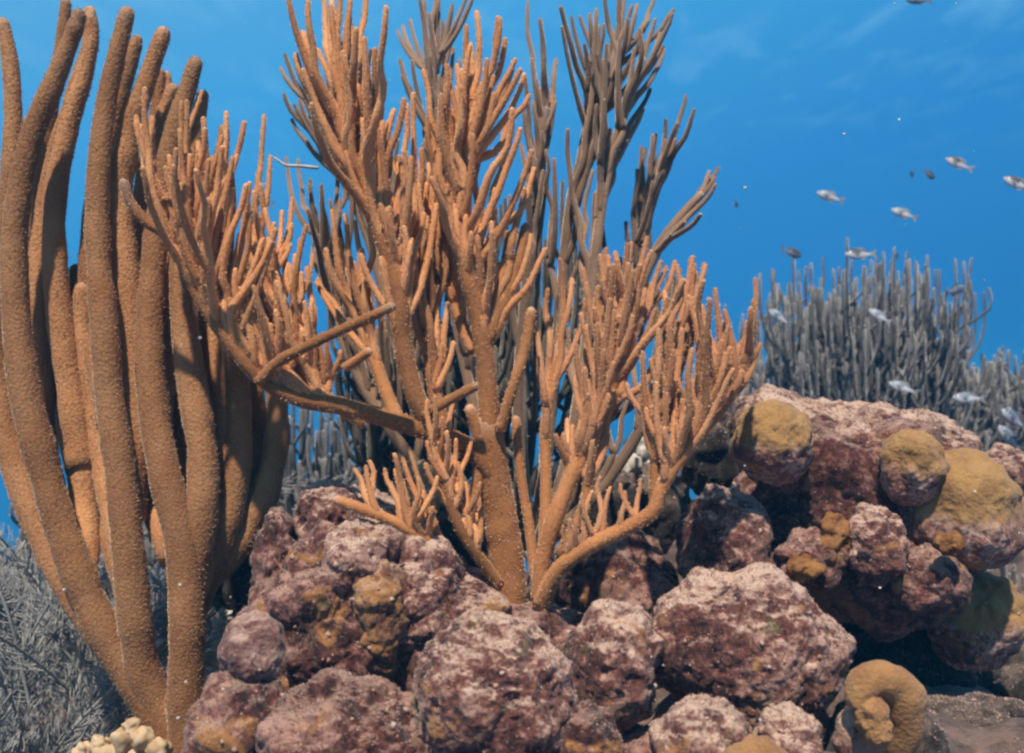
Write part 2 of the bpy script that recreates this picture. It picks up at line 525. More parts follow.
def ico(sub):
    if sub not in _ico:
        bm = bmesh.new(); bmesh.ops.create_icosphere(bm, subdivisions=sub, radius=1.0)
        me = bpy.data.meshes.new("ico"); bm.to_mesh(me); bm.free()
        co = np.empty(len(me.vertices) * 3); me.vertices.foreach_get("co", co)
        tri = np.empty(len(me.polygons) * 3, dtype=np.int32); me.polygons.foreach_get("vertices", tri)
        me.polygons.foreach_set("use_smooth", np.ones(len(me.polygons), dtype=bool))
        _ico[sub] = (me, co.reshape(-1, 3), tri.reshape(-1, 3))
    return _ico[sub]


def rock_shape(c, rad, sub=6, seed=1, low=0.11, lump=0.40, lumpsize=0.055, rough=0.0032, fine=0.0020, pits=0.006, tilt=0.0, warp=None, sq=1.0):
    """world-space vertices of a weathered, knobbly coral head"""
    _, co, tri = ico(sub)
    d = co.copy()
    if sq != 1.0:                       # fuller, more pillow-like than an ellipsoid
        d = np.sign(d) * np.abs(d) ** sq
        d /= np.maximum((np.abs(d) ** 2.6).sum(1) ** (1 / 2.6), 1e-6)[:, None]
    rad = np.array(rad, float); rm = rad.mean()
    q = d * rad
    lumpsize = min(lumpsize, 0.75 * rad.min())
    nrm = co / rad; nrm /= np.linalg.norm(nrm, axis=1)[:, None]
    disp = low * rm * fbm(q / rm * 1.25 + seed * 3.7, 2, seed)
    cl = cell(q / lumpsize + seed * 1.9, seed)
    disp = disp + lump * lumpsize * (0.55 - cl)
    disp = disp + rough * fbm(q * 62 + seed, 2, seed + 9)
    cl2 = cell(q / 0.012 + seed * 2.3, seed + 4)
    disp = disp + fine * 1.6 * (0.5 - cl2) + fine * 0.6 * vnoise(q * 420, seed + 2)
    if pits:
        pc = cell(q / 0.042 + 0.35 * np.stack([vnoise(q * 40, seed + k) for k in range(3)], 1) + seed, seed + 14)
        disp = disp - pits * np.clip((0.34 - pc) / 0.22, 0, 1) ** 0.8 * (vnoise(q * 9, seed + 15) > -0.25)
    v = q + nrm * disp[:, None]
    if warp is not None: v = warp(v, rad)
    if tilt:
        ca, sa = math.cos(R(tilt)), math.sin(R(tilt))
        v = np.stack([v[:, 0] * ca - v[:, 2] * sa, v[:, 1], v[:, 0] * sa + v[:, 2] * ca], 1)
    return v + np.array(c)


def rock_mesh(name, V, sub, mat, parent=None, loc=(0, 0, 0)):
    me = ico(sub)[0].copy(); me.name = name
    me.vertices.foreach_set("co", (V - np.array(loc)).astype(np.float32).ravel()); me.update()
    me.materials.append(mat)
    o = bpy.data.objects.new(name, me); COL.objects.link(o)
    if parent is not None: o.parent = parent
    else: o.location = loc
    return o


def overgrowth(V, sub, parent, loc, seed, turf=12000, crumbs=260, silt_toplight=220000):
    """short turf blades and crumbs of encrusting growth on a rock (camera-independent, over the whole surface)"""
    tri = ico(sub)[2]
    a, b, c = V[tri[:, 0]], V[tri[:, 1]], V[tri[:, 2]]
    n = np.cross(b - a, c - a); ar = np.linalg.norm(n, axis=1) + 1e-12
    r = np.random.default_rng(seed)
    area = 0.5 * ar.sum()
    out = []
    if turf:
        k = r.choice(len(tri), int(turf * area), p=ar / ar.sum())
        w = r.dirichlet((1, 1, 1), len(k))
        p = a[k] * w[:, :1] + b[k] * w[:, 1:2] + c[k] * w[:, 2:]
        nn = n[k] / ar[k][:, None]
        keep = vnoise(p * 26, seed + 40) > 0.05
        sv, sf = spikes(p[keep], nn[keep], 0.0055, 0.0008, seed, 0.6, 0.3)
        o = mesh_obj("algal_turf", sv, sf, M['turf'], parent, loc if parent is None else loc, smooth=False)
        o["kind"] = "stuff"; out.append(o)
    if turf:
        up = (n[:, 2] / ar) > 0.45            # pale silty blades on upward faces, also painting in light from above
        w0 = ar * up
        k = r.choice(len(tri), int(silt_toplight * 0.5 * w0.sum()), p=w0 / w0.sum())
        w = r.dirichlet((1, 1, 1), len(k))
        p = a[k] * w[:, :1] + b[k] * w[:, 1:2] + c[k] * w[:, 2:]
        nn = n[k] / ar[k][:, None]
        keep = vnoise(p * 30, seed + 60) + 0.6 * vnoise(p * 90, seed + 61) + 2.2 * (nn[:, 2] - 0.76) > -0.1
        sv, sf = spikes(p[keep], nn[keep], 0.0026, 0.0011, seed + 5, 0.9, 0.1)
        o = mesh_obj("toplit_sediment_turf", sv, sf, M['sediment_toplight'], parent, loc, smooth=False)
        o["kind"] = "stuff"; out.append(o)
    if crumbs:
        _, ic, it = ico(1)
        k = r.choice(len(tri), int(crumbs * area), p=ar / ar.sum())
        p = a[k]; m = len(k)
        s = 0.0015 + 0.0035 * r.random((m, 1, 1)) ** 2
        st = 0.7 + 0.7 * r.random((m, 1, 3))
        vv = (ic[None] * s * st * (1 + 0.35 * r.normal(size=(m, len(ic), 1)).clip(-1, 1)) + p[:, None]).reshape(-1, 3)
        ff = (it[None] + (np.arange(m) * len(ic))[:, None, None]).reshape(-1, 3)
        o = mesh_obj("encrusting_growth", vv, ff, M['crumb'], parent, loc)
        o["kind"] = "stuff"; out.append(o)
    return out


def boulder(name, px, py, rx, ry, d, mat, label, cat, depth=1.0, sub=6, seed=1, turf=12000, crumbs=260, group=None, **kw):
    """coral boulder seen at pixel (px,py) with pixel radii, standing at distance d"""
    c = P(px, py, d); r = (rx / FPX * d, depth * 0.5 * (rx + ry) / FPX * d, ry / FPX * d)
    V = rock_shape(c, r, sub, seed, **kw)
    loc = Vector((c.x, c.y, V[:, 2].min()))
    t = empty(name, loc)
    tag(t, label, cat, group)
    rock_mesh("rock_body", V, sub, M[mat], t, loc)
    overgrowth(V, sub, t, loc, seed, turf, crumbs)
    return t, loc


REEF = "coral heads of the reef"
# core of the reef the heads grow on
for nm, px, py, d, rr, mat, seed in (("reef_rock", 560, 745, 1.78, (0.66, 0.34, 0.26), 'rock_red', 21),):
    V = rock_shape(P(px, py, d), rr, 6, seed, low=0.22, lump=0.6, lumpsize=0.12, rough=0.006)
    o = rock_mesh(nm, V, 6, M[mat], None, P(px, py, d))
    tag(o, "wine red rock core of the reef under the boulders", kind="structure")

boulder("coral_boulder", 490, 700, 85, 86, 1.19, 'rock', "round pink crusted boulder at bottom centre below the coral stems", "coral boulder", 0.9, 7, 2, lump=0.3, low=0.08)
boulder("coral_boulder", 614, 668, 46, 60, 1.30, 'rock', "upright pale topped knob between the two large pink boulders", "coral boulder", 1.0, 6, 3)
boulder("coral_boulder", 742, 650, 98, 82, 1.34, 'rock', "largest smooth pink boulder with dark hollows, right of centre", "coral boulder", 0.9, 7, 54, low=0.12, tilt=-14, lump=0.3)
boulder("coral_boulder", 724, 545, 46, 62, 1.56, 'rock', "reddish dome shaped boulder behind the largest pink boulder", "coral boulder", 1.0, 6, 5)
boulder("coral_boulder", 700, 752, 50, 52, 1.18, 'rock', "small pale pink boulder cut by the bottom edge under the largest one", "coral boulder", 1.0, 6, 6)
boulder("coral_boulder", 788, 748, 34, 38, 1.16, 'rock', "little speckled knob at the bottom edge left of the golden ear", "coral boulder", 1.0, 6, 7)
boulder("coral_boulder", 585, 745, 36, 42, 1.18, 'rock_red', "small crusted lump at the bottom right of the central boulder", "coral boulder", 1.0, 6, 8)
boulder("coral_boulder", 348, 748, 92, 66, 1.20, 'rock_red', "low wine red boulder at the bottom left of the central boulder", "coral boulder", 0.9, 7, 9, lump=0.5)
boulder("coral_boulder", 320, 640, 70, 100, 1.42, 'rock_red', "tall wine red rock wall beside the thick brown rods", "coral boulder", 0.9, 7, 10, low=0.25, lump=0.7)
boulder("coral_boulder", 415, 615, 62, 72, 1.46, 'rock', "rough pinkish rock left of the orange coral stems", "coral boulder", 0.9, 7, 11, low=0.25, lump=0.8)
boulder("coral_boulder", 360, 560, 40, 42, 1.40, 'rock', "bumpy pale knob on top of the wine red rock wall", "coral boulder", 1.0, 6, 12, lump=0.6)
boulder("coral_boulder", 328, 525, 34, 44, 1.50, 'rock', "smooth rosy two humped knob below the sweeping coral limb", "coral boulder", 1.0, 6, 13, lump=0.2)
boulder("coral_boulder", 378, 520, 52, 24, 1.56, 'rock', "low rosy ridge running right from the two humped knob", "coral boulder", 1.0, 6, 14, tilt=-24)
boulder("coral_boulder", 278, 570, 21, 62, 1.46, 'rock_red', "dark red finger of rock right of the black hollow", "coral boulder", 1.0, 6, 15)
boulder("coral_boulder", 618, 590, 62, 62, 1.62, 'rock_red', "brown rock hump under the right hand coral stems", "coral boulder", 0.9, 6, 16, lump=0.5)
boulder("coral_boulder", 528, 640, 58, 42, 1.50, 'rock_red', "dark red rock the orange coral stems grow from", "coral boulder", 0.9, 6, 17, lump=0.6)
boulder("coral_boulder", 243, 730, 52, 60, 1.24, 'rock_red', "turf covered rock below the pale pink ball", "coral boulder", 1.0, 6, 18, lump=0.5)
boulder("coral_boulder", 990, 690, 120, 95, 1.92, 'rock_shaded', "nearly black rock in the shade at lower right", "coral boulder", 1.0, 6, 19, low=0.3, lump=0.8)
boulder("coral_boulder", 885, 655, 90, 62, 1.82, 'rock_shaded', "rock coloured dark for the shade under the big right hand head", "coral boulder", 1.0, 5, 20, low=0.3, lump=0.8)
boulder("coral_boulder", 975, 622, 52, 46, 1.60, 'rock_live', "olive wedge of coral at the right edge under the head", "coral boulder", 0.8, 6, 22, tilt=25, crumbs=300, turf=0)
boulder("coral_boulder", 890, 752, 60, 60, 1.32, 'rock_shaded', "dark lump at the bottom edge behind the golden ear", "coral boulder", 1.0, 5, 23)
boulder("coral_boulder", 1005, 480, 26, 34, 1.95, 'rock', "pale nubby lump at the right edge behind the yellow lobe", "coral boulder", 1.0, 6, 24)
boulder("coral_boulder", 630, 510, 62, 50, 1.95, 'rock_shaded', "shadowed rock behind the right hand coral stems", "coral boulder", 1.0, 5, 25)
boulder("coral_boulder", 450, 530, 62, 40, 1.85, 'rock_shaded', "shadowed rock behind the left hand coral stems", "coral boulder", 1.0, 5, 26)

boulder("coral_boulder", 240, 575, 34, 48, 1.72, 'rock_shaded', "rock coloured shadow black in the hollow between thick brown rods and red finger", "coral boulder", 1.0, 5, 28)
boulder("coral_boulder", 712, 455, 30, 48, 1.80, 'rock_shaded', "rock coloured shadow black in the hollow left of the brown olive lobe", "coral boulder", 1.0, 5, 29)
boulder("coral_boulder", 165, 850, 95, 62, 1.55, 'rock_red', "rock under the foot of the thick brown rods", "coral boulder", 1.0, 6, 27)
boulder("coral_boulder", 992, 752, 84, 58, 1.42, 'rock_shaded', "rock coloured shadow black filling the bottom right corner", "coral boulder", 1.0, 6, 55)
boulder("coral_boulder", 648, 772, 44, 40, 1.28, 'rock_red', "wine red rock in the dark gap between the bottom boulders", "coral boulder", 1.0, 6, 56)
# the big right hand head with its living lobes
t, loc = boulder("coral_mound", 862, 512, 124, 110, 1.66, 'rock_red', "big knobbly coral head with yellow lobes at right", "coral mound", 0.85, 7, 30, low=0.2, lump=0.5)
Vc = rock_shape(P(862, 440, 1.69), (116 / FPX * 1.68, 0.15, 42 / FPX * 1.68), 7, 31, low=0.22, lump=0.4, lumpsize=0.05, tilt=-7)
rock_mesh("crest", Vc, 7, M['rock'], t, loc)["label"] = "pale crusted crest of the head"
overgrowth(Vc, 7, t, loc, 31)
for px, py, rx, ry, d, mat, seed, lab in (
        (773, 444, 40, 43, 1.50, 'rock_live', 32, "round brown lobe with olive top"),
        (914, 468, 31, 38, 1.48, 'rock_live', 33, "small yellow capped lobe"),
        (966, 512, 54, 58, 1.50, 'rock_live', 34, "big yellow capped lobe"),
        (876, 545, 30, 38, 1.47, 'rock', 35, "pale speckled knob"),
        (812, 560, 34, 30, 1.49, 'rock_red', 36, "wine red knob"),
        (930, 585, 40, 34, 1.47, 'rock_red', 37, "wine red knob with ochre spots")):
    V = rock_shape(P(px, py, d), (rx / FPX * d, 0.9 * rx / FPX * d, ry / FPX * d), 6, seed, low=0.12, lump=0.12 if 'live' in mat else 0.5, rough=0.003, fine=0.0016, pits=0 if 'live' in mat else 0.012)
    o = rock_mesh("lobe", V, 6, M[mat], t, loc); o["label"] = lab
    if 'live' not in mat: overgrowth(V, 6, t, loc, seed)
for px, py, rx, ry, d, seed in ((835, 537, 17, 24, 1.465, 38), (803, 566, 18, 12, 1.44, 39), (948, 543, 14, 10, 1.40, 40)):
    V = rock_shape(P(px, py, d), (rx / FPX * d, 0.02, ry / FPX * d), 5, seed, low=0.3, lump=0.3, lumpsize=0.02, rough=0.003, pits=0)
    rock_mesh("sponge_patch", V, 5, M['sponge'], t, loc)["label"] = "ochre sponge crust"


# golden ear
def ear():
    d = 1.17
    c = P(885, 705, d)
    t = empty("golden_coral", Vector((c.x, c.y, c.z - 0.07)))
    tag(t, "golden ear shaped living coral at bottom right", "coral")
    pts = catmull([P(862, 706, d), P(864, 687, d), P(880, 678, d), P(898, 688, d + 0.004), P(905, 710, d + 0.012), P(900, 742, d + 0.03)], 30)
    rad = np.interp(np.linspace(0, 1, 30), [0, 0.2, 0.5, 0.8, 1], [0.017, 0.020, 0.0235, 0.025, 0.026])
    V, F = tube(pts, rad, 36, 0.04, True, 3)
    c0 = V.mean(0)
    V = V + (V - c0) / np.linalg.norm(V - c0, axis=1)[:, None] * (0.004 * fbm(V * 40, 2, 5) + 0.0012 * vnoise(V * 220, 6))[:, None]
    mesh_obj("rim", V, F, M['gold'], t, t.location)
    for nm, px, py, rx, ry, dd, mat, s, tl in (("inner_fold", 873, 722, 17, 26, d - 0.008, 'gold', 44, 14), ("rock_body", 866, 744, 34, 46, d + 0.035, 'rock', 45, 0)):
        V = rock_shape(P(px, py, dd), (rx / FPX * d, 0.024, ry / FPX * d), 6, s, low=0.14, lump=0.08, rough=0.002, fine=0.0012, tilt=tl, pits=0.0)
        rock_mesh(nm, V, 6, M[mat], t, t.location)


ear()
boulder("golden_coral", 757, 765, 32, 26, 1.10, 'gold', "golden dome just showing at the bottom edge under the small knobs", "coral", 1.0, 6, 47, turf=0, crumbs=0, low=0.1, lump=0.1, rough=0.002, fine=0.001, pits=0)
# pale pink ball
boulder("ball_sponge", 254, 650, 31, 36, 1.25, 'ball', "smooth pale pink ball beside the thick brown rods", "sponge", 1.0, 6, 48, turf=0, crumbs=200, low=0.12, lump=0.10, rough=0.002, fine=0.0014, pits=0.002)
# ochre column sponge
boulder("column_sponge", 378, 620, 24, 66, 1.385, 'rock_ochre', "ochre column shaped sponge between the red and pinkish rocks", "sponge", 0.9, 6, 49, turf=3000, crumbs=600, low=0.15, lump=0.35, lumpsize=0.03)


def knob_cluster(name, label, cat, spots, mat, seed):
    loc = P(*spots[0][:2], spots[0][3]); loc.z -= 0.04
    t = empty(name, loc); tag(t, label, cat)
    for k, (px, py, r, d) in enumerate(spots):
        V = rock_shape(P(px, py, d), (r / FPX * d, r / FPX * d, 1.15 * r / FPX * d), 4, seed + k, low=0.32, lump=0.5, lumpsize=0.015, rough=0.003, fine=0.0015, pits=0)
        rock_mesh("knob", V, 4, M[mat], t, loc)
    return t


knob_cluster("finger_coral", "cream finger coral knobs at the foot of the thick brown rods", "coral",
             [(122, 745, 14, 1.40), (100, 748, 10, 1.40), (143, 738, 12, 1.40), (132, 728, 8, 1.40), (83, 752, 9, 1.40), (158, 750, 11, 1.40), (112, 765, 18, 1.40), (145, 765, 16, 1.40)], 'cream', 60)
knob_cluster("bleached_coral", "bleached white coral edge between rods and pale pink ball", "coral",
             [(216, 640, 8, 1.62), (210, 660, 9, 1.64), (220, 626, 6, 1.64), (206, 688, 10, 1.64), (160, 650, 10, 1.72), (168, 672, 12, 1.72), (214, 716, 9, 1.6), (226, 614, 6, 1.66), (212, 676, 6, 1.6), (219, 700, 6, 1.6), (155, 690, 9, 1.74), (205, 735, 14, 1.62), (160, 725, 16, 1.74)], 'white', 70)
knob_cluster("bleached_coral", "pale coral lumps behind the right hand coral stems", "coral",
             [(584, 462, 12, 1.95), (640, 452, 14, 2.05), (612, 470, 12, 2.0), (655, 478, 16, 2.0), (560, 470, 10, 1.95), (628, 468, 13, 1.9), (545, 462, 9, 2.0)], 'white', 80)
knob_cluster("yellow_coral", "yellow topped knob behind the left foot of the orange coral", "coral",
             [(420, 480, 17, 1.75), (420, 500, 17, 1.75), (408, 492, 11, 1.77)], 'cream', 90)


# ================================================================== soft corals
def mark_tip(o, rings, sides, parts=None):
    """0 at the foot, 1 at the growing tip"""
    a = []
    for n in rings:
        a.append(np.repeat(np.linspace(0, 1, n), sides if parts is None else parts[len(a) // 2])); a.append([0.0, 1.0])
    at = o.data.attributes.new("tip", 'FLOAT', 'POINT')
    at.data.foreach_set("value", np.concatenate(a).astype(np.float32))


class Colony:
    def __init__(self, name, label, cat, base, skin, polyp, sides=10, group=None):
        self.root = empty(name, base); tag(self.root, label, cat, group)
        self.base = base; self.skin = M[skin]; self.stem = M['stem'] if 'orange' in skin else None; self.polyp = M[polyp] if polyp else None
        self.pref = 0.18; self.geo = []; self.sides = sides; self.limbs = []

    def limb(self, pix, r0, r1, n=None, bump=0.06, name="limb", parent=None, world=False, rpow=1.0, wob=0.05):
        pts = [np.array(p) for p in pix] if world else [np.array(P(*p)) for p in pix]
        n = n or max(10, len(pts) * 6)
        c = catmull(pts, n)
        t = np.linspace(0, 1, n)
        rad = r0 + (r1 - r0) * t ** rpow
        rad = rad * (1 + wob * vnoise(np.stack([t * n * 0.33, np.full(n, c[0][0] * 50), np.full(n, c[0][2] * 50)], 1), 3))
        V, F = tube(c, rad, self.sides, bump, True, len(self.geo))
        self.geo.append((V, F))
        o = mesh_obj(name, V, F, self.stem or self.skin, parent or self.root, self.base)
        mark_tip(o, [n + 3], self.sides)
        lb = dict(o=o, c=c, r=rad)
        self.limbs.append(lb)
        return lb

    def twig(self, lb, c, r0, r1, name="twig"):
        n = len(c)
        rad = r0 + (r1 - r0) * np.linspace(0, 1, n)
        V, F = tube(c, rad, self.sides, 0.07, True, len(self.geo))
        self.geo.append((V, F))
        o = mesh_obj(name, V, F, self.skin, lb['o'], self.base)
        mark_tip(o, [n + 3], self.sides)
        return o

    def twig_to(self, lb, tip, r, rnd, jitter_d=0.05, lo=0.15):
        """twig that leaves limb lb and rises to a tip"""
        c = lb['c']; n = len(c)
        tipw = np.array(P(tip[0], tip[1], tip[2] if len(tip) > 2 else 1.0)) if not isinstance(tip, np.ndarray) else tip
        best, bi = 1e9, n - 1
        for i in range(int(lo * n), n):
            v = tipw - c[i]; L_ = np.linalg.norm(v) + 1e-6
            lean = math.acos(max(-1, min(1, v[2] / L_)))
            tan = c[min(i + 1, n - 1)] - c[max(i - 1, 0)]; tan /= np.linalg.norm(tan) + 1e-9
            turn = math.acos(max(-1, min(1, float(np.dot(tan, v / L_)))))
            cost = L_ * 1.0 + max(0, lean - 0.22) * 0.9 + max(0, turn - 0.7) * 0.35 + (0.25 if v[2] < 0.03 else 0)
            cost += abs(L_ - self.pref) * 1.5
            if cost < best: best, bi = cost, i
        s = c[bi]
        tan = c[min(bi + 1, n - 1)] - c[max(bi - 1, 0)]; tan /= np.linalg.norm(tan) + 1e-9
        L_ = np.linalg.norm(tipw - s)
        v = (tipw - s) / (L_ + 1e-6)
        d0 = 0.55 * tan + 0.65 * v + 0.1 * rnd.normal(size=3); d0 /= np.linalg.norm(d0)
        d1 = 0.7 * v + np.array([0, 0, 0.5]) + 0.13 * rnd.normal(size=3); d1 /= np.linalg.norm(d1)
        m = max(7, int(L_ / 0.015))
        t = np.linspace(0, 1, m)[:, None]
        b1 = s + d0 * L_ * 0.38; b2 = tipw - d1 * L_ * 0.34
        cc = (1 - t) ** 3 * s + 3 * (1 - t) ** 2 * t * b1 + 3 * (1 - t) * t * t * b2 + t ** 3 * tipw
        kk = np.arange(m) * 0.35
        w = np.stack([vnoise(np.stack([kk + 5.1 * a, np.full(m, s[0] * 90), np.full(m, s[2] * 90)], 1), a) for a in range(3)], 1)
        cc = cc + np.sin(t * math.pi) * 0.009 * w
        if not getattr(self, 'busy', False) and L_ > 0.06 and rnd.random() < 0.45:
            self.busy = True; self.fork(lb, cc, r, rnd, 0.022, 0.55); self.busy = False
        self.twig(lb, cc, r * 1.32, r * (0.58 + 0.16 * rnd.random()))
        return cc

    def fork(self, lb, cc, r, rnd, spread=0.028, mult=0.65):
        """side twig leaving an existing twig and running up beside it"""
        m = len(cc); i = int(m * (0.08 + 0.35 * rnd.random()))
        s = cc[i]
        L_ = np.linalg.norm(cc[-1] - s) * (mult + 0.5 * rnd.random())
        a = rnd.random() * 6.283
        side = np.array([math.cos(a), 0.7 * math.sin(a), 0.1])
        tan = cc[-1] - s; tan /= np.linalg.norm(tan) + 1e-9
        tip = s + tan * L_ + side * spread * (0.6 + 0.8 * rnd.random())
        d0 = tan * 0.9 + side * 0.55; d0 /= np.linalg.norm(d0)
        k = max(7, int(L_ / 0.012)); t = np.linspace(0, 1, k)[:, None]
        b1 = s + d0 * L_ * 0.3; b2 = tip - (tan * 0.8 + np.array([0, 0, .25])) * L_ * 0.36
        c2 = (1 - t) ** 3 * s + 3 * (1 - t) ** 2 * t * b1 + 3 * (1 - t) * t * t * b2 + t ** 3 * tip
        self.twig(lb, c2, r * 1.2, r * 0.64)
        return c2

    def fill(self, lb, count, rnd, lmin, lmax, r, lo=0.25, out=0.5, up=0.9, fork=0.5, ydir=0.0, hi=0.9):
        """extra twigs growing upward from the limb at random"""
        c = lb['c']; n = len(c)
        for k in range(count):
            i = int(n * (lo + (hi - lo) * (k + 2.5 * rnd.random() - 0.75) / count)); i = max(0, min(i, n - 1))
            tan = c[min(i + 1, n - 1)] - c[max(i - 1, 0)]; tan /= np.linalg.norm(tan) + 1e-9
            a = rnd.random() * 6.283
            v = tan * 0.28 + np.array([math.cos(a) * out, math.sin(a) * out + ydir, up]); v /= np.linalg.norm(v)
            L_ = lmin * 0.8 + (lmax * 1.15 - lmin * 0.8) * rnd.random()
            cc = self.twig_to({'c': c[i:i + 1].repeat(2, 0), 'o': lb['o']}, c[i] + v * L_, r, rnd, lo=0.0)
            if rnd.random() < fork: self.fork(lb, cc, r, rnd)

    def polyps(self, per_m2, length, width, seed=0, lean=0.6):
        p, nn = scatter_on(self.geo, per_m2, seed)
        V, F = spikes(p, nn, length, width, seed, lean, 0.2)
        o = mesh_obj("polyps", V, F, self.polyp, self.root, self.base, smooth=False)
        o["kind"] = "stuff"


# ---- thick brown rods at the left
rnd = np.random.default_rng(11)
D = 1.52
rods = Colony("sea_rod_coral", "thick brown sea rod with velvety upright branches at left edge", "soft coral", P(186, 818, 1.52), 'rod', 'rod_polyp', 16)
rw = 16.6 / FPX * D
rods.limb([(188, 830, 1.52), (184, 780, 1.51), (176, 735, 1.51)], rw * 1.7, rw * 1.25, name="trunk")
R_DATA = [
    # (path from base to tip, width factor at base, at tip)
    ([(180, 745, 1.51), (150, 702, 1.51), (112, 648, 1.50), (84, 588, 1.49), (62, 530, 1.49), (42, 462, 1.49), (26, 395, 1.49), (17, 325, 1.49), (14, 250, 1.49), (20, 190, 1.49), (33, 133, 1.49), (53, 85, 1.49), (70, 42, 1.49), (79, 16, 1.49)], 1.15, 0.86),
    ([(112, 650, 1.51), (72, 592, 1.52), (42, 535, 1.53), (20, 478, 1.54), (3, 418, 1.55), (-6, 345, 1.55), (2, 262, 1.55), (11, 180, 1.54), (13, 110, 1.54), (9, 55, 1.54), (3, 24, 1.54)], 1.0, 0.72),
    ([(82, 585, 1.49), (84, 510, 1.55), (78, 440, 1.56), (66, 360, 1.56), (56, 280, 1.56), (55, 200, 1.56), (68, 130, 1.56), (84, 75, 1.56), (91, 38, 1.56), (90, 12, 1.56)], 0.95, 0.72),
    ([(172, 728, 1.51), (146, 680, 1.50), (135, 620, 1.48), (128, 550, 1.47), (120, 470, 1.47), (110, 400, 1.47), (104, 325, 1.47), (98, 250, 1.48), (98, 175, 1.48), (106, 105, 1.49), (118, 50, 1.49), (127, 14, 1.49)], 1.08, 0.84),
    ([(128, 520, 1.50), (134, 440, 1.51), (134, 360, 1.52), (126, 280, 1.52), (120, 200, 1.52), (131, 130, 1.52), (149, 74, 1.52), (163, 34, 1.52)], 1.0, 0.88),
    ([(112, 425, 1.48), (96, 340, 1.58), (92, 260, 1.59), (100, 170, 1.60), (118, 100, 1.61), (132, 55, 1.61), (137, 40, 1.61)], 0.9, 0.7),
    ([(188, 755, 1.50), (186, 690, 1.49), (187, 620, 1.48), (182, 545, 1.48), (166, 480, 1.48), (155, 420, 1.49), (149, 350, 1.50), (152, 280, 1.51), (160, 205, 1.52), (172, 140, 1.52), (186, 95, 1.52), (195, 64, 1.52)], 1.15, 0.86),
    ([(187, 600, 1.50), (200, 530, 1.49), (203, 460, 1.49), (193, 390, 1.50), (184, 320, 1.51), (183, 250, 1.53), (190, 180, 1.54), (198, 120, 1.55), (203, 96, 1.55)], 1.05, 0.68),
    ([(190, 610, 1.52), (214, 550, 1.53), (232, 490, 1.54), (238, 430, 1.55), (236, 370, 1.56), (228, 310, 1.57), (222, 240, 1.59), (220, 180, 1.60), (224, 130, 1.61)], 1.1, 0.72),
    ([(200, 585, 1.54), (236, 545, 1.56), (262, 500, 1.57), (276, 450, 1.58), (277, 405, 1.59), (268, 340, 1.61), (258, 280, 1.63)], 1.05, 0.72),
    ([(214, 555, 1.53), (246, 500, 1.59), (258, 450, 1.61), (255, 395, 1.62), (248, 330, 1.63), (244, 260, 1.64)], 0.9, 0.7),
    ([(80, 470, 1.55), (60, 380, 1.61), (48, 300, 1.62), (40, 220, 1.62), (46, 130, 1.62), (60, 60, 1.62), (66, 4, 1.62)], 0.85, 0.66),
    ([(158, 445, 1.49), (166, 350, 1.58), (170, 270, 1.59), (176, 190, 1.60), (168, 120, 1.60), (166, 76, 1.60)], 0.8, 0.62),
    ([(133, 350, 1.52), (140, 250, 1.57), (146, 180, 1.58), (156, 120, 1.59), (160, 74, 1.59)], 0.8, 0.6),
    ([(129, 560, 1.48), (106, 470, 1.56), (94, 400, 1.57), (84, 330, 1.57), (82, 290, 1.57)], 0.95, 0.9),
    ([(176, 560, 1.49), (148, 480, 1.57), (140, 400, 1.58), (136, 320, 1.58), (138, 250, 1.58), (146, 190, 1.58), (160, 130, 1.58), (172, 90, 1.58)], 0.95, 0.8),
    ([(68, 550, 1.49), (46, 470, 1.58), (40, 390, 1.58), (38, 310, 1.58), (42, 230, 1.58), (56, 160, 1.58), (76, 90, 1.58), (88, 50, 1.58)], 0.95, 0.8),
    ([(187, 600, 1.49), (222, 515, 1.55), (226, 455, 1.55), (222, 395, 1.56), (212, 330, 1.57), (206, 270, 1.58)], 1.0, 0.8),
    ([(131, 590, 1.48), (96, 480, 1.62), (88, 400, 1.64), (80, 330, 1.65), (76, 270, 1.65)], 0.9, 0.8),
    ([(55, 510, 1.49), (24, 420, 1.62), (12, 340, 1.63), (24, 250, 1.64), (30, 190, 1.64)], 0.9, 0.7),
    ([(177, 525, 1.49), (176, 430, 1.62), (172, 360, 1.63), (164, 300, 1.64), (150, 230, 1.65)], 0.9, 0.7),
    ([(229, 500, 1.54), (214, 430, 1.64), (212, 390, 1.65), (206, 300, 1.66), (208, 220, 1.66), (214, 160, 1.66)], 0.8, 0.66),
]
for path, a, b in R_DATA:
    rods.limb(path, rw * a * 0.95, rw * b * 0.52, name="branch", bump=0.05, n=len(path) * 7, rpow=1.5, wob=0.10)
rods.polyps(75000, 0.0034, 0.0006, 5)

# ---- orange coral, centre
TW = 0.0056
oc = Colony("branching_coral", "orange branching soft coral with bundles of upright fingers at centre", "soft coral", P(508, 606, 1.50), 'orange', 'orange_polyp', 10)
trunk = oc.limb([(508, 610, 1.50), (506, 560, 1.50), (500, 510, 1.50), (493, 465, 1.495), (487, 425, 1.49)], 0.030, 0.021, name="trunk", bump=0.1)
mid = oc.limb([(489, 440, 1.49), (487, 380, 1.48), (480, 325, 1.47), (467, 275, 1.46), (457, 235, 1.46), (459, 195, 1.46), (466, 160, 1.46)], 0.0160, 0.0090)
for tip in [(477, 13), (500, 20), (505, 40), (524, 75), (529, 96), (449, 80), (461, 88), (534, 169), (432, 179), (487, 60), (512, 110), (494, 95), (520, 130), (470, 45), (446, 140), (507, 150), (440, 108), (515, 60)]:
    cc_ = oc.twig_to(mid, (tip[0], tip[1], 1.45 + 0.09 * rnd.normal() * 0.5), TW * 1.05, rnd, lo=0.45)
oc.fill(mid, 29, rnd, 0.11, 0.22, TW, 0.2, 0.22, fork=0.6)
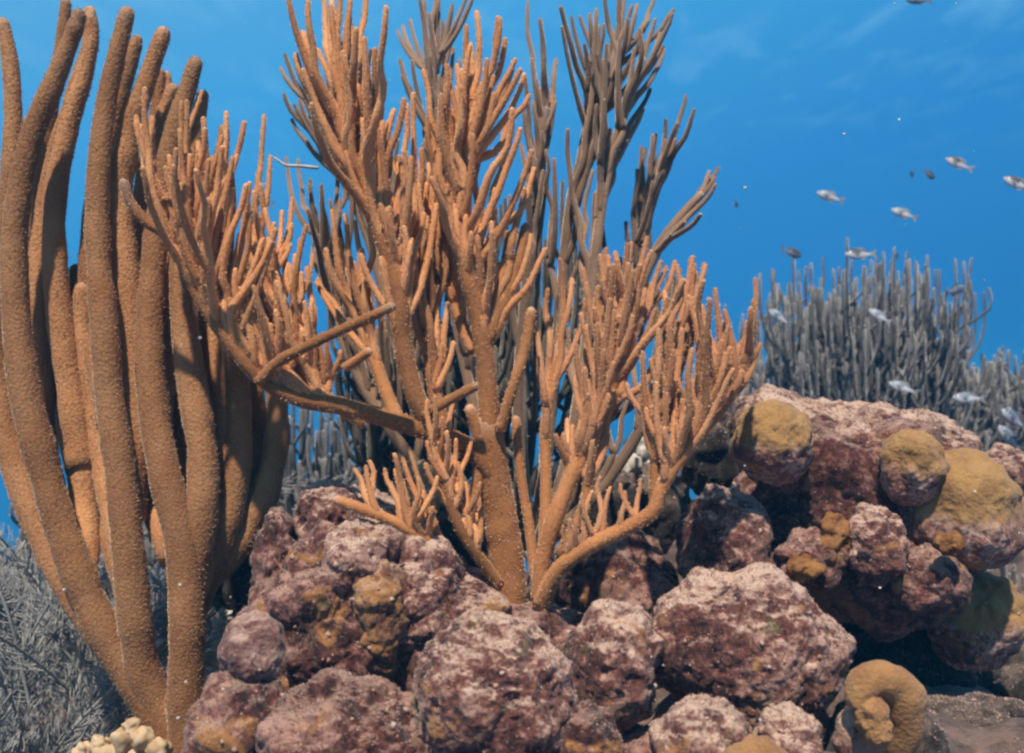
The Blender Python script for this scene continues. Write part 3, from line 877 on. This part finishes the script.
mid2 = oc.limb([(480, 360, 1.48), (500, 315, 1.47), (516, 270, 1.47), (526, 228, 1.48)], 0.0106, 0.0078)
for tip in [(531, 236), (512, 232), (545, 250), (524, 190)]:
    oc.twig_to(mid2, (tip[0], tip[1], 1.46), TW, rnd)
oc.limb([(500, 430, 1.47), (512, 390, 1.455), (525, 350, 1.45), (531, 312, 1.45)], 0.0084, 0.0074)
mid3 = oc.limb([(474, 352, 1.49), (462, 325, 1.51), (450, 285, 1.53), (442, 240, 1.55), (438, 195, 1.57)], 0.0099, 0.0074)
oc.fill(mid3, 18, rnd, 0.11, 0.21, TW, 0.3, 0.22)
# left sweeping limb
sweep = oc.limb([(497, 480, 1.49), (470, 448, 1.48), (430, 432, 1.46), (385, 418, 1.45), (340, 406, 1.43), (300, 399, 1.42), (268, 384, 1.41), (240, 356, 1.40), (215, 322, 1.39), (196, 290, 1.385), (178, 256, 1.38), (164, 234, 1.375), (146, 222, 1.37), (131, 203, 1.365), (124, 183, 1.36)], 0.0167, 0.0061, n=70, rpow=0.8)
for tip in [(153, 120), (143, 169), (188, 133), (196, 171), (202, 92), (226, 113), (222, 148), (244, 123), (237, 156), (246, 186), (274, 224), (262, 240), (205, 130), (213, 160), (232, 190), (176, 150), (181, 185), (168, 200), (208, 200), (222, 215), (250, 215), (240, 235), (190, 215)]:
    oc.twig_to(sweep, (tip[0], tip[1], 1.385 + 0.035 * rnd.normal()), TW * 0.92, rnd, lo=0.5)
sw2 = oc.limb([(365, 424, 1.44), (330, 400, 1.435), (305, 372, 1.43), (288, 340, 1.43), (270, 308, 1.43), (252, 270, 1.43)], 0.0103, 0.0066)
for tip in [(264, 116), (246, 190), (282, 212), (292, 199), (268, 250), (300, 240), (255, 225), (236, 250)]:
    oc.twig_to(sw2, (tip[0], tip[1], 1.45 + 0.05 * rnd.random()), TW * 0.85, rnd, lo=0.2)
oc.fill(sw2, 18, rnd, 0.08, 0.18, TW * 0.9, 0.2, 0.22)
cross = oc.limb([(258, 382, 1.40), (278, 362, 1.39), (300, 350, 1.38), (332, 334, 1.37), (362, 321, 1.36), (391, 307, 1.35)], 0.0080, 0.0072)
oc.limb([(345, 368, 1.42), (356, 361, 1.41), (368, 352, 1.40)], 0.0068, 0.0070, name="stub")
oc.limb([(424, 416, 1.44), (446, 402, 1.43), (474, 387, 1.42)], 0.0072, 0.0072, name="stub")
oc.limb([(160, 200, 1.365), (166, 199, 1.355), (172, 199, 1.35)], 0.0046, 0.0049, name="stub")
oc.limb([(330, 404, 1.43), (300, 380, 1.435), (272, 350, 1.44), (250, 318, 1.44), (240, 280, 1.44)], 0.0076, 0.0070)
oc.fill(sweep, 39, rnd, 0.09, 0.21, TW * 0.9, 0.30, 0.22, fork=0.7, hi=0.74)
# left-centre limb with the upper bundle
lc = oc.limb([(440, 438, 1.465), (416, 398, 1.45), (403, 345, 1.44), (400, 300, 1.43), (388, 255, 1.43), (370, 210, 1.43), (356, 182, 1.43), (348, 150, 1.43)], 0.0152, 0.0086)
for tip in [(303, 33), (308, 2), (331, 8), (386, 8), (303, 71), (370, 93), (343, 53), (383, 86), (392, 116), (328, 95), (318, 50), (356, 30), (375, 50), (312, 105), (362, 120), (350, 2), (322, -12), (340, -6), (366, -8), (296, 55), (404, 100)]:
    oc.twig_to(lc, (tip[0], tip[1], 1.43 + 0.045 * rnd.normal()), TW * 1.05, rnd, lo=0.45)
oc.fill(lc, 25, rnd, 0.11, 0.21, TW, 0.25, 0.22, fork=0.7)
lc2 = oc.limb([(400, 425, 1.45), (385, 390, 1.46), (372, 350, 1.47), (360, 310, 1.48), (352, 265, 1.49)], 0.0106, 0.0074)
for tip in [(332, 211), (355, 222), (318, 280), (340, 240), (370, 225), (326, 250), (345, 215), (362, 250)]:
    oc.twig_to(lc2, (tip[0], tip[1], 1.48 + 0.04 * rnd.normal()), TW * 0.95, rnd)
lc3 = oc.limb([(450, 440, 1.47), (436, 400, 1.48), (428, 350, 1.5), (420, 300, 1.52), (414, 250, 1.53)], 0.0106, 0.0074)
oc.fill(lc3, 27, rnd, 0.11, 0.23, TW * 0.95, 0.2, 0.22, fork=0.7)
# low left foot limbs
oc.limb([(470, 520, 1.49), (478, 480, 1.485), (478, 440, 1.48), (470, 410, 1.47)], 0.0099, 0.0082)
fo = oc.limb([(500, 585, 1.48), (470, 545, 1.45), (452, 510, 1.44), (440, 470, 1.44)], 0.0091, 0.0074)
oc.fill(fo, 14, rnd, 0.07, 0.14, TW * 0.8, 0.3, 0.22)
fo2 = oc.limb([(452, 556, 1.46), (425, 540, 1.43), (395, 522, 1.42), (360, 508, 1.42), (338, 500, 1.43)], 0.0095, 0.0070)
for tip in [(402, 480), (418, 478), (385, 470), (370, 462), (432, 500), (355, 470), (395, 455), (410, 450)]:
    oc.twig_to(fo2, (tip[0], tip[1], 1.43 + 0.02 * rnd.normal()), TW * 0.85, rnd, lo=0.05)
oc.polyps(95000, 0.0030, 0.0006, 6)

# ---- right hand orange coral
rc = Colony("branching_coral", "orange brown soft coral spreading right from a second foot beside the boulders", "soft coral", P(545, 600, 1.47), 'orange_brown', 'orange_polyp', 10)
c1 = rc.limb([(540, 600, 1.47), (543, 560, 1.46), (556, 515, 1.45), (570, 480, 1.45), (588, 445, 1.45), (604, 408, 1.45), (614, 378, 1.45), (626, 350, 1.45), (638, 320, 1.45)], 0.0137, 0.0086)
for tip in [(651, 252), (661, 262), (675, 262), (640, 266), (613, 266), (621, 275), (602, 290), (683, 281), (630, 285), (645, 290), (595, 300), (668, 300), (655, 310), (610, 300), (628, 245), (606, 250), (672, 330)]:
    rc.twig_to(c1, (tip[0], tip[1], 1.45 + 0.04 * rnd.normal()), TW * 1.0, rnd, lo=0.35)
rc.fill(c1, 27, rnd, 0.08, 0.15, TW, 0.35, 0.22, fork=0.8)
c2 = rc.limb([(540, 606, 1.46), (560, 568, 1.43), (595, 543, 1.41), (630, 526, 1.40), (652, 512, 1.39), (662, 488, 1.385), (680, 458, 1.38), (706, 426, 1.38), (730, 396, 1.38), (746, 365, 1.38), (752, 340, 1.38)], 0.0125, 0.0070)
for tip in [(750, 325), (725, 323), (703, 282), (715, 290), (689, 297), (738, 345), (720, 352), (705, 330), (692, 350), (733, 370), (680, 380), (710, 300), (757, 350), (742, 372), (695, 318)]:
    rc.twig_to(c2, (tip[0], tip[1], 1.385 + 0.035 * rnd.normal()), TW * 0.92, rnd, lo=0.45)
rc.fill(c2, 21, rnd, 0.06, 0.12, TW * 0.9, 0.5, 0.22, fork=0.7)
c2b = rc.limb([(656, 508, 1.39), (655, 470, 1.40), (662, 430, 1.41), (672, 390, 1.42), (684, 350, 1.43)], 0.0087, 0.0074)
rc.fill(c2b, 21, rnd, 0.08, 0.17, TW * 0.9, 0.2, 0.22, fork=0.7)
c3 = rc.limb([(541, 580, 1.47), (545, 530, 1.48), (546, 480, 1.49), (545, 430, 1.50), (550, 390, 1.51), (560, 345, 1.52)], 0.0095, 0.0074)
for tip in [(572, 280), (548, 290), (585, 300), (560, 260), (538, 330)]:
    rc.twig_to(c3, (tip[0], tip[1], 1.52), TW * 0.9, rnd)
c4 = rc.limb([(560, 556, 1.44), (585, 505, 1.44), (590, 465, 1.45), (602, 430, 1.46), (618, 400, 1.47)], 0.0095, 0.0074)
rc.fill(c4, 18, rnd, 0.09, 0.18, TW * 0.9, 0.3, 0.22)
for tip in [(580, 505), (592, 492), (610, 488), (625, 492), (640, 480), (600, 478), (570, 520)]:
    rc.twig_to(c2, (tip[0], tip[1], 1.41), TW * 0.7, rnd, lo=0.1)
rc.limb([(536, 585, 1.48), (528, 520, 1.49), (520, 470, 1.5), (516, 420, 1.51)], 0.0076, 0.0066)
rc.polyps(95000, 0.0030, 0.0006, 8)

# ---- dusky colony behind
dk = Colony("branching_coral", "dusky grey brown soft coral rising behind the orange ones", "soft coral", P(530, 545, 1.86), 'dusky', 'dusky_polyp', 9)
DT = 0.0056
DD = 1.84
for path, tips, nf in [
    ([(530, 550), (545, 470), (552, 390), (560, 310), (566, 240), (575, 180), (600, 110), (618, 50)], [(561, 8), (580, 17), (590, 15), (605, 0), (620, -10), (637, 5), (654, 0), (673, 10), (663, 46), (640, 40), (628, 20)], 6),
    ([(535, 550), (565, 470), (580, 390), (590, 310), (598, 235), (606, 180), (622, 120), (642, 60)], [(655, 20), (672, 14), (640, 30), (664, 50), (631, 126), (610, 130), (650, 90)], 6),
    ([(540, 550), (580, 480), (610, 400), (628, 320), (640, 250), (650, 200), (660, 160)], [(686, 96), (694, 110), (666, 120), (653, 136), (645, 150), (675, 140), (640, 170), (626, 223), (655, 180)], 7),
    ([(628, 320), (645, 275), (660, 245), (682, 215), (700, 195)], [(718, 168), (709, 172), (700, 215), (715, 185), (690, 205)], 2),
    ([(525, 550), (520, 470), (518, 390), (524, 310), (532, 230), (540, 160), (546, 110)], [(540, 20), (556, 60), (548, 90), (532, 60), (526, 130)], 6),
    ([(520, 550), (490, 470), (470, 390), (455, 310), (444, 230), (436, 150), (432, 90)], [(420, 0), (436, -8), (452, 5), (466, -4), (410, 20), (400, 60), (425, 40), (444, 30)], 9),
    ([(515, 550), (460, 480), (420, 400), (392, 320), (372, 250), (350, 190), (325, 140)], [(285, 55), (284, 95), (295, 60), (300, 100), (292, 120), (312, 110), (330, 120)], 9),
    ([(512, 550), (440, 490), (390, 430), (355, 370), (332, 310), (318, 250)], [(310, 180), (298, 160), (322, 190), (340, 200), (330, 240), (308, 210)], 8),
    ([(545, 545), (600, 490), (640, 430), (662, 380), (678, 330)], [(690, 260), (700, 280), (680, 270), (668, 280)], 6),
]:
    dd = DD + 0.05 * rnd.normal()
    lb = dk.limb([(x, y, dd) for x, y in path], 0.0125, 0.0075, n=len(path) * 6)
    for tx, ty in tips:
        cc = dk.twig_to(lb, (tx, ty, dd + 0.07 * rnd.normal()), DT, rnd, lo=0.4)
        if rnd.random() < 0.3: dk.fork(lb, cc, DT * 0.9, rnd)
    short = 0.5 if path[-1][0] > 650 else 1.0
    dk.fill(lb, int(nf * (2.2 if path[-1][0] < 500 else 1.4) * short), rnd, 0.14 * short, 0.30 * short, DT * 0.95, 0.3, 0.2, fork=0.7, hi=0.85)
# pale thin strand at the left of the colony
dk.limb([(318, 168, 1.8), (300, 166, 1.78), (286, 165, 1.77), (275, 158, 1.77)], 0.0032, 0.002, name="strand")["o"].data.materials[0] = M["white"]
dk.polyps(24000, 0.0026, 0.0006, 9)


# ---- distant colonies
def bush(name, label, base, rx, h, nl, tw, skin, seed, lean=(0, 0), r=0.0075, group="grey soft corals in the distance", ry=0.6):
    """dense bushy rod colony: every limb is a part with its fine twigs joined to it"""
    rn_ = np.random.default_rng(seed)
    t = empty(name, base); tag(t, label, "soft coral", group)
    b = np.array(base)
    for k in range(nl):
        a = 2 * math.pi * (k + rn_.random()) / nl
        rr = math.sqrt(rn_.random())
        tip = b + np.array([math.cos(a) * rr * rx * 0.75 + lean[0] * h, math.sin(a) * rr * rx * ry + lean[1] * h, h * (0.62 - 0.18 * rr + 0.15 * rn_.random())])
        mid_ = b + (tip - b) * 0.5 + np.array([math.cos(a), math.sin(a), -0.6]) * rr * rx * 0.24
        c = catmull([b + rn_.normal(size=3) * 0.012, mid_, tip], 14)
        parts = [tube(c, np.linspace(r * 1.8, r, 14), 7, 0.05, True, k)]; rings = [17]; sds = [7]
        for j in range(tw):
            i = int(4 + 9.9 * rn_.random()); s = c[i]
            L_ = h * (0.20 + 0.26 * rn_.random())
            o_ = np.array([rn_.normal() * 0.17 + 0.22 * math.cos(a) * rr, rn_.normal() * 0.17 + 0.16 * math.sin(a) * rr, 1.0])
            tp = s + o_ / np.linalg.norm(o_) * L_
            side = rn_.normal(size=3) * 0.25 * L_; side[2] = 0
            hz_ = (tp - s) * np.array([1, 1, 0]) + side * 0.8
            tp = s + hz_ + np.array([0, 0, L_])
            cc = catmull([s, s + hz_ * 0.75 + np.array([0, 0, L_ * 0.28]), s + hz_ * 1.0 + np.array([0, 0, L_ * 0.62]), tp], 7)
            parts.append(tube(cc, np.linspace(r, r * 0.85, 7), 5, 0.05, True, j)); rings.append(10); sds.append(5)
            if rn_.random() < 0.6:
                i2 = 2 + int(3 * rn_.random()); s2 = cc[i2]
                e2 = s2 + (tp - s2) * (0.8 + 0.4 * rn_.random()) + np.array([rn_.normal(), rn_.normal(), 0]) * 0.12 * L_
                parts.append(tube(catmull([s2, (s2 + e2) / 2 + np.array([e2[0] - tp[0], e2[1] - tp[1], 0]) * 0.5, e2], 5), np.linspace(r * .95, r * 0.85, 5), 5, 0.05, True, j)); rings.append(8); sds.append(5)
        V, F = merge(parts)
        o = mesh_obj("limb", V, F, M[skin], t, base)
        mark_tip(o, rings, None, sds)
    return t


def on_ground(px, d, dz=0.0):
    x = (px - 512) / FPX * d
    return Vector((x, d, float(ground_z(np.array([x]), np.array([d]))[0]) + dz))


bush("sea_rod_bush", "tallest dark bush of grey rods behind the big coral head", on_ground(866, 3.4, -0.05), 0.39, 0.76, 48, 15, 'far', 101, (0.0, 0), 0.0050)
bush("sea_rod_bush", "grey rod bush at the far right edge beyond the coral head", on_ground(1012, 3.7, -0.05), 0.40, 0.45, 26, 13, 'far', 102, (0.1, 0), 0.0062)
bush("sea_rod_bush", "low pale grey bush between the orange coral and the tall dark bush", on_ground(765, 3.8, -0.05), 0.40, 0.52, 26, 13, 'far_pale', 103, (0, 0), 0.0062)
bush("sea_rod_bush", "grey bush filling the dip between tall dark bush and right edge", on_ground(960, 3.5, -0.05), 0.34, 0.37, 24, 13, 'far', 111, (0, 0), 0.0059)
bush("sea_rod_bush", "grey bush at the left foot of the tall dark bush", on_ground(805, 3.45, -0.05), 0.28, 0.33, 20, 13, 'far_pale', 112, (0, 0), 0.0059)
bush("sea_rod_bush", "pale bush low in front of the tall dark bush", on_ground(935, 3.1, -0.06), 0.30, 0.34, 14, 11, 'far_pale', 104, (0.05, 0), 0.0059)
bush("sea_rod_bush", "darkest low bush right behind the yellow lobe", on_ground(1005, 2.7, -0.06), 0.22, 0.26, 12, 11, 'far', 105, (0, 0), 0.0059)
bush("sea_rod_bush", "blue grey rods seen in the gap right of the thick brown rods", on_ground(325, 3.0, -0.05), 0.25, 0.62, 16, 12, 'far', 106, (0, 0), 0.0059)
bush("sea_rod_bush", "grey rods behind the left foot of the orange coral", on_ground(420, 2.6, -0.05), 0.22, 0.50, 14, 12, 'far_pale', 107, (0, 0), 0.0055)
bush("sea_rod_bush", "dim grey rods seen between the lower thick brown rods", on_ground(130, 2.9, -0.05), 0.35, 0.55, 14, 12, 'far', 108, (0, 0), 0.0062)
bush("sea_rod_bush", "dim grey rods at the left edge above the feathery plumes", on_ground(15, 2.6, -0.05), 0.25, 0.48, 12, 12, 'far', 109, (0, 0), 0.0062)
bush("sea_rod_bush", "grey rods low behind the right hand coral stems", on_ground(600, 3.3, -0.05), 0.35, 0.40, 14, 12, 'far_pale', 110, (0, 0), 0.0062)


bush("sea_rod_bush", "slate coloured thin rods showing through between the orange coral stems", P(520, 520, 2.15), 0.32, 0.72, 13, 7, 'slate', 113, (0.03, 0), 0.0056, ry=0.35)
bush("sea_rod_bush", "low slate rods behind the foot of the sweeping orange limb", P(430, 520, 2.2), 0.26, 0.50, 20, 8, 'slate', 114, (0, 0), 0.0060, ry=0.35)


# ---- feathery sea plumes, lower left
def plume(label, base, h, lean, seed, ns=7):
    rn_ = np.random.default_rng(seed)
    t = empty("sea_plume", base); tag(t, label, "soft coral", "feathery sea plumes at lower left")
    b = np.array(base)
    for k in range(ns):
        a = 2 * math.pi * (k + rn_.random()) / ns
        hh = h * (0.65 + 0.5 * rn_.random())
        out = np.array([math.cos(a), math.sin(a), 0]) * hh * (0.25 + 0.45 * rn_.random())
        c = catmull([b, b + np.array([0, 0, hh * 0.5]) + out * 0.3, b + np.array([lean[0] * hh, lean[1] * hh, hh * 0.95]) + out, b + np.array([lean[0] * hh, lean[1] * hh, hh * 0.9]) * 1.12 + out * 1.5], 26)
        V, F = tube(c, np.linspace(0.0042, 0.0018, 26), 6, 0.05, True, k)
        st = mesh_obj("stem", V, F, M['plume'], t, base)
        parts = []
        face = np.array([math.cos(a * 3.1), math.sin(a * 3.1), 0.15])
        for i in range(3, 26):
            tan = c[min(i + 1, 25)] - c[i - 1]; tan /= np.linalg.norm(tan)
            for s in range(6):
                sd = np.cross(tan, face) * (1 if s % 2 else -1) + 0.28 * rn_.normal(size=3); sd /= np.linalg.norm(sd) + 1e-9
                L_ = (0.055 + 0.03 * rn_.random()) * (1.1 - 0.6 * i / 26)
                q = c[i] + (c[min(i + 1, 25)] - c[i]) * rn_.random()
                p1 = q + (sd * 0.75 + tan * 0.55) * L_ * 0.5
                p2 = p1 + (sd * 0.35 + tan * 0.8 + 0.1 * rn_.normal(size=3)) * L_ * 0.6
                parts.append(tube(catmull([q, p1, p2], 5), np.linspace(0.0013, 0.0008, 5), 3, 0, False))
        V, F = merge(parts)
        o = mesh_obj("pinnules", V, F, M['plume'], st, base); o["kind"] = "stuff"


PL = [(60, 1.75, 0.36, (0.1, 0), "grey feathery plume filling the lower left corner"),
      (10, 1.65, 0.34, (0.1, 0), "grey feathery plume cut by the left edge"),
      (120, 1.9, 0.34, (-0.1, 0), "grey feathery plume just left of the rod trunk"),
      (20, 2.2, 0.46, (0.1, 0), "taller grey plume behind at the left edge"),
      (160, 2.0, 0.36, (0.0, 0), "grey feathery plume seen between the lower rods"),
      (85, 2.4, 0.42, (0.0, 0), "dim feathery plume behind the others"),
      (-10, 1.9, 0.42, (0.15, 0), "grey plume reaching in from beyond the left edge"),
      (235, 2.1, 0.40, (0.0, 0), "grey plume showing right of the rod trunk")]
for k, (px, d, h, ln, lab) in enumerate(PL):
    plume(lab, on_ground(px, d, 0.0), h * 1.32, ln, 200 + k, 9)


# ================================================================== fish
def make_fish(px, py, d, length, heading, pitch, roll, scheme, label):
    """small reef fish; heading in degrees about z (0 = facing right), pitch nose up"""
    t = empty("reef_fish", P(px, py, d)); tag(t, label, "fish", "small fish in the blue water")
    n, sd = 16, 12
    s = np.linspace(0, 1, n)
    hgt = np.interp(s, [0, .06, .2, .4, .6, .8, .93, 1], [.015, .075, .145, .175, .15, .085, .045, .04]) * length
    wid = hgt * np.interp(s, [0, .3, 1], [0.6, 0.5, 0.25])
    ang = np.linspace(0, 2 * math.pi, sd, endpoint=False)
    V, F = [], []
    for k in range(n):
        x = (0.40 - 0.80 * s[k]) * length
        for a in ang: V.append((x, wid[k] * math.cos(a), hgt[k] * math.sin(a)))
    for k in range(n - 1):
        for j in range(sd):
            j2 = (j + 1) % sd
            F.append((k * sd + j, k * sd + j2, (k + 1) * sd + j2, (k + 1) * sd + j))
    V.append((0.415 * length, 0, 0)); i0 = len(V) - 1
    F += [(i0, (j + 1) % sd, j) for j in range(sd)]
    V.append((-0.405 * length, 0, 0)); i1 = len(V) - 1
    F += [(i1, (n - 1) * sd + j, (n - 1) * sd + (j + 1) % sd) for j in range(sd)]
    me = bpy.data.meshes.new("body"); me.from_pydata(V, [], F)
    back, belly = scheme
    me.materials.append(M[back]); me.materials.append(M[belly])
    for p in me.polygons:
        p.use_smooth = True
        p.material_index = 1 if p.center.z < 0.035 * length else 0
    o = bpy.data.objects.new("body", me); COL.objects.link(o); o.parent = t

    def finmesh(nm, outline, th=0.006, y0=0.0, mat='fin'):
        th *= length
        k = len(outline)
        v = [(x * length, y0 * length + th, z * length) for x, z in outline] + [(x * length, y0 * length - th, z * length) for x, z in outline]
        f = [tuple(range(k)), tuple(range(2 * k - 1, k - 1, -1))] + [(i, i + k, (i + 1) % k + k, (i + 1) % k) for i in range(k)]
        return mesh_obj(nm, np.array(v), f, M[mat], t, (0, 0, 0), smooth=False)
    finmesh("tail_fin", [(-.38, .03), (-.47, .10), (-.60, .17), (-.53, .05), (-.51, 0), (-.53, -.05), (-.60, -.17), (-.47, -.10), (-.38, -.03)])
    finmesh("dorsal_fin", [(.18, .13), (.08, .20), (-.10, .215), (-.24, .17), (-.27, .09), (-.1, .12)])
    finmesh("anal_fin", [(-.02, -.14), (-.14, -.20), (-.26, -.13), (-.24, -.08)])
    for sg in (-1, 1):
        finmesh("pectoral_fin", [(.14, -.02), (.02, .03), (-.02, -.05), (.06, -.07)], 0.004, sg * 0.088)
        bm = bmesh.new(); bmesh.ops.create_uvsphere(bm, u_segments=10, v_segments=8, radius=0.026 * length)
        em = bpy.data.meshes.new("eye"); bm.to_mesh(em); bm.free(); em.materials.append(M['eye'])
        e = bpy.data.objects.new("eye", em); COL.objects.link(e); e.parent = t
        e.location = (0.29 * length, sg * 0.052 * length, 0.035 * length)
    t.rotation_euler = (R(roll), R(-pitch), R(heading))
    return t


DKF, SIL, BLU = ('fish_back', 'fish_belly'), ('fish_blue', 'fish_belly'), ('fish_back', 'fish_blue')
for a in [
    (828, 196, 2.9, 0.084, 165, 22, 10, SIL, "silver fish swimming alone above the tall dark bush"),
    (902, 213, 3.0, 0.082, 160, 24, 12, SIL, "silver fish below the pair of dark fish"),
    (957, 163, 2.9, 0.086, 158, 28, 14, DKF, "dark backed silver fish highest of the group at right"),
    (1016, 183, 2.8, 0.090, 160, 28, 12, DKF, "dark backed fish cut by the right edge"),
    (930, 175, 3.4, 0.078, 40, -12, 0, BLU, "dark fish of the close pair in open water"),
    (912, 174, 3.6, 0.072, 75, 20, 0, BLU, "thin dark fish seen nearly end on beside another"),
    (736, 204, 3.6, 0.072, 70, 0, 0, BLU, "small dim fish right of the coral tips"),
    (858, 254, 2.9, 0.094, 178, 0, 16, DKF, "white bellied fish swimming level just over the tall dark bush"),
    (793, 253, 3.0, 0.079, 20, -14, 0, BLU, "dark fish at the upper left corner of the tall dark bush"),
    (897, 256, 4.2, 0.072, 80, 10, 0, BLU, "faint bluish fish over the top of the tall dark bush"),
    (957, 290, 2.9, 0.084, 20, 14, 20, SIL, "pale slim fish tilted upward right of the tall dark bush"),
    (878, 315, 2.8, 0.074, 150, 35, 20, SIL, "pale slim fish in front of the middle of the tall dark bush"),
    (778, 316, 2.9, 0.079, 150, 38, 10, SIL, "pale fish beside the left flank of the tall dark bush"),
    (901, 387, 2.7, 0.084, 155, 22, 15, SIL, "pale fish low over the coral head crest"),
    (966, 398, 2.6, 0.086, 175, 2, 15, SIL, "pale fish swimming level low at right over the coral head"),
    (1012, 418, 2.5, 0.102, 200, 30, 0, SIL, "larger pale fish at the right edge above the dark low bush"),
    (1008, 436, 2.55, 0.084, 150, 50, 0, SIL, "pale fish lowest at the right edge"),
    (262, 202, 3.0, 0.072, 165, 12, 0, BLU, "dark little fish left of the centre coral"),
    (917, 0, 3.2, 0.084, 170, 5, 0, BLU, "dark fish at the top edge of the water"),
]:
    make_fish(*a)

# ---- drifting specks
_, ic, it = ico(2)
pts = []
for px, py, d in [(200, 338, 1.02), (844, 134, 1.6), (899, 120, 1.8), (745, 188, 2.0), (975, 492, 1.40), (64, 590, 1.08), (180, 585, 1.07), (186, 682, 1.06), (178, 718, 1.06), (635, 398, 2.2), (880, 588, 1.42), (760, 720, 1.1)]:
    pts.append((np.array(P(px, py, d)), 0.0014 * d))
for k in range(90):
    d = 1.0 + 3.5 * rng.random()
    pts.append((np.array(P(1024 * rng.random(), 600 * rng.random(), d)), 0.0004 + 0.0008 * rng.random()))
V = np.vstack([ic * r * (1 + 0.3 * rng.normal(size=(len(ic), 1)).clip(-1, 1)) + p for p, r in pts])
F = np.vstack([it + k * len(ic) for k in range(len(pts))])
o = mesh_obj("drifting_specks", V, F, M['speck'])
tag(o, "tiny white specks drifting in the water", "specks", kind="stuff")

# ================================================================== the water itself
bm = bmesh.new()
bmesh.ops.create_cube(bm, size=1.0)
me = bpy.data.meshes.new("haze"); bm.to_mesh(me); bm.free()
hz = bpy.data.objects.new("haze", me); COL.objects.link(hz)
hz.scale = (100, 84, 20); hz.location = (0, 34, -7.5)
m = bpy.data.materials.new("blue_water"); m.use_nodes = True
nt = m.node_tree
nt.nodes.clear()
ou = nt.nodes.new("ShaderNodeOutputMaterial")
pv = nt.nodes.new("ShaderNodeVolumePrincipled")
pv.inputs["Color"].default_value = (0.05, 0.46, 0.92, 1)
pv.inputs["Density"].default_value = 0.019
pv.inputs["Anisotropy"].default_value = 0.0
nt.links.new(pv.outputs[0], ou.inputs["Volume"])
me.materials.append(m)
tag(hz, "clear blue sea water fading the distance", "water", kind="stuff")
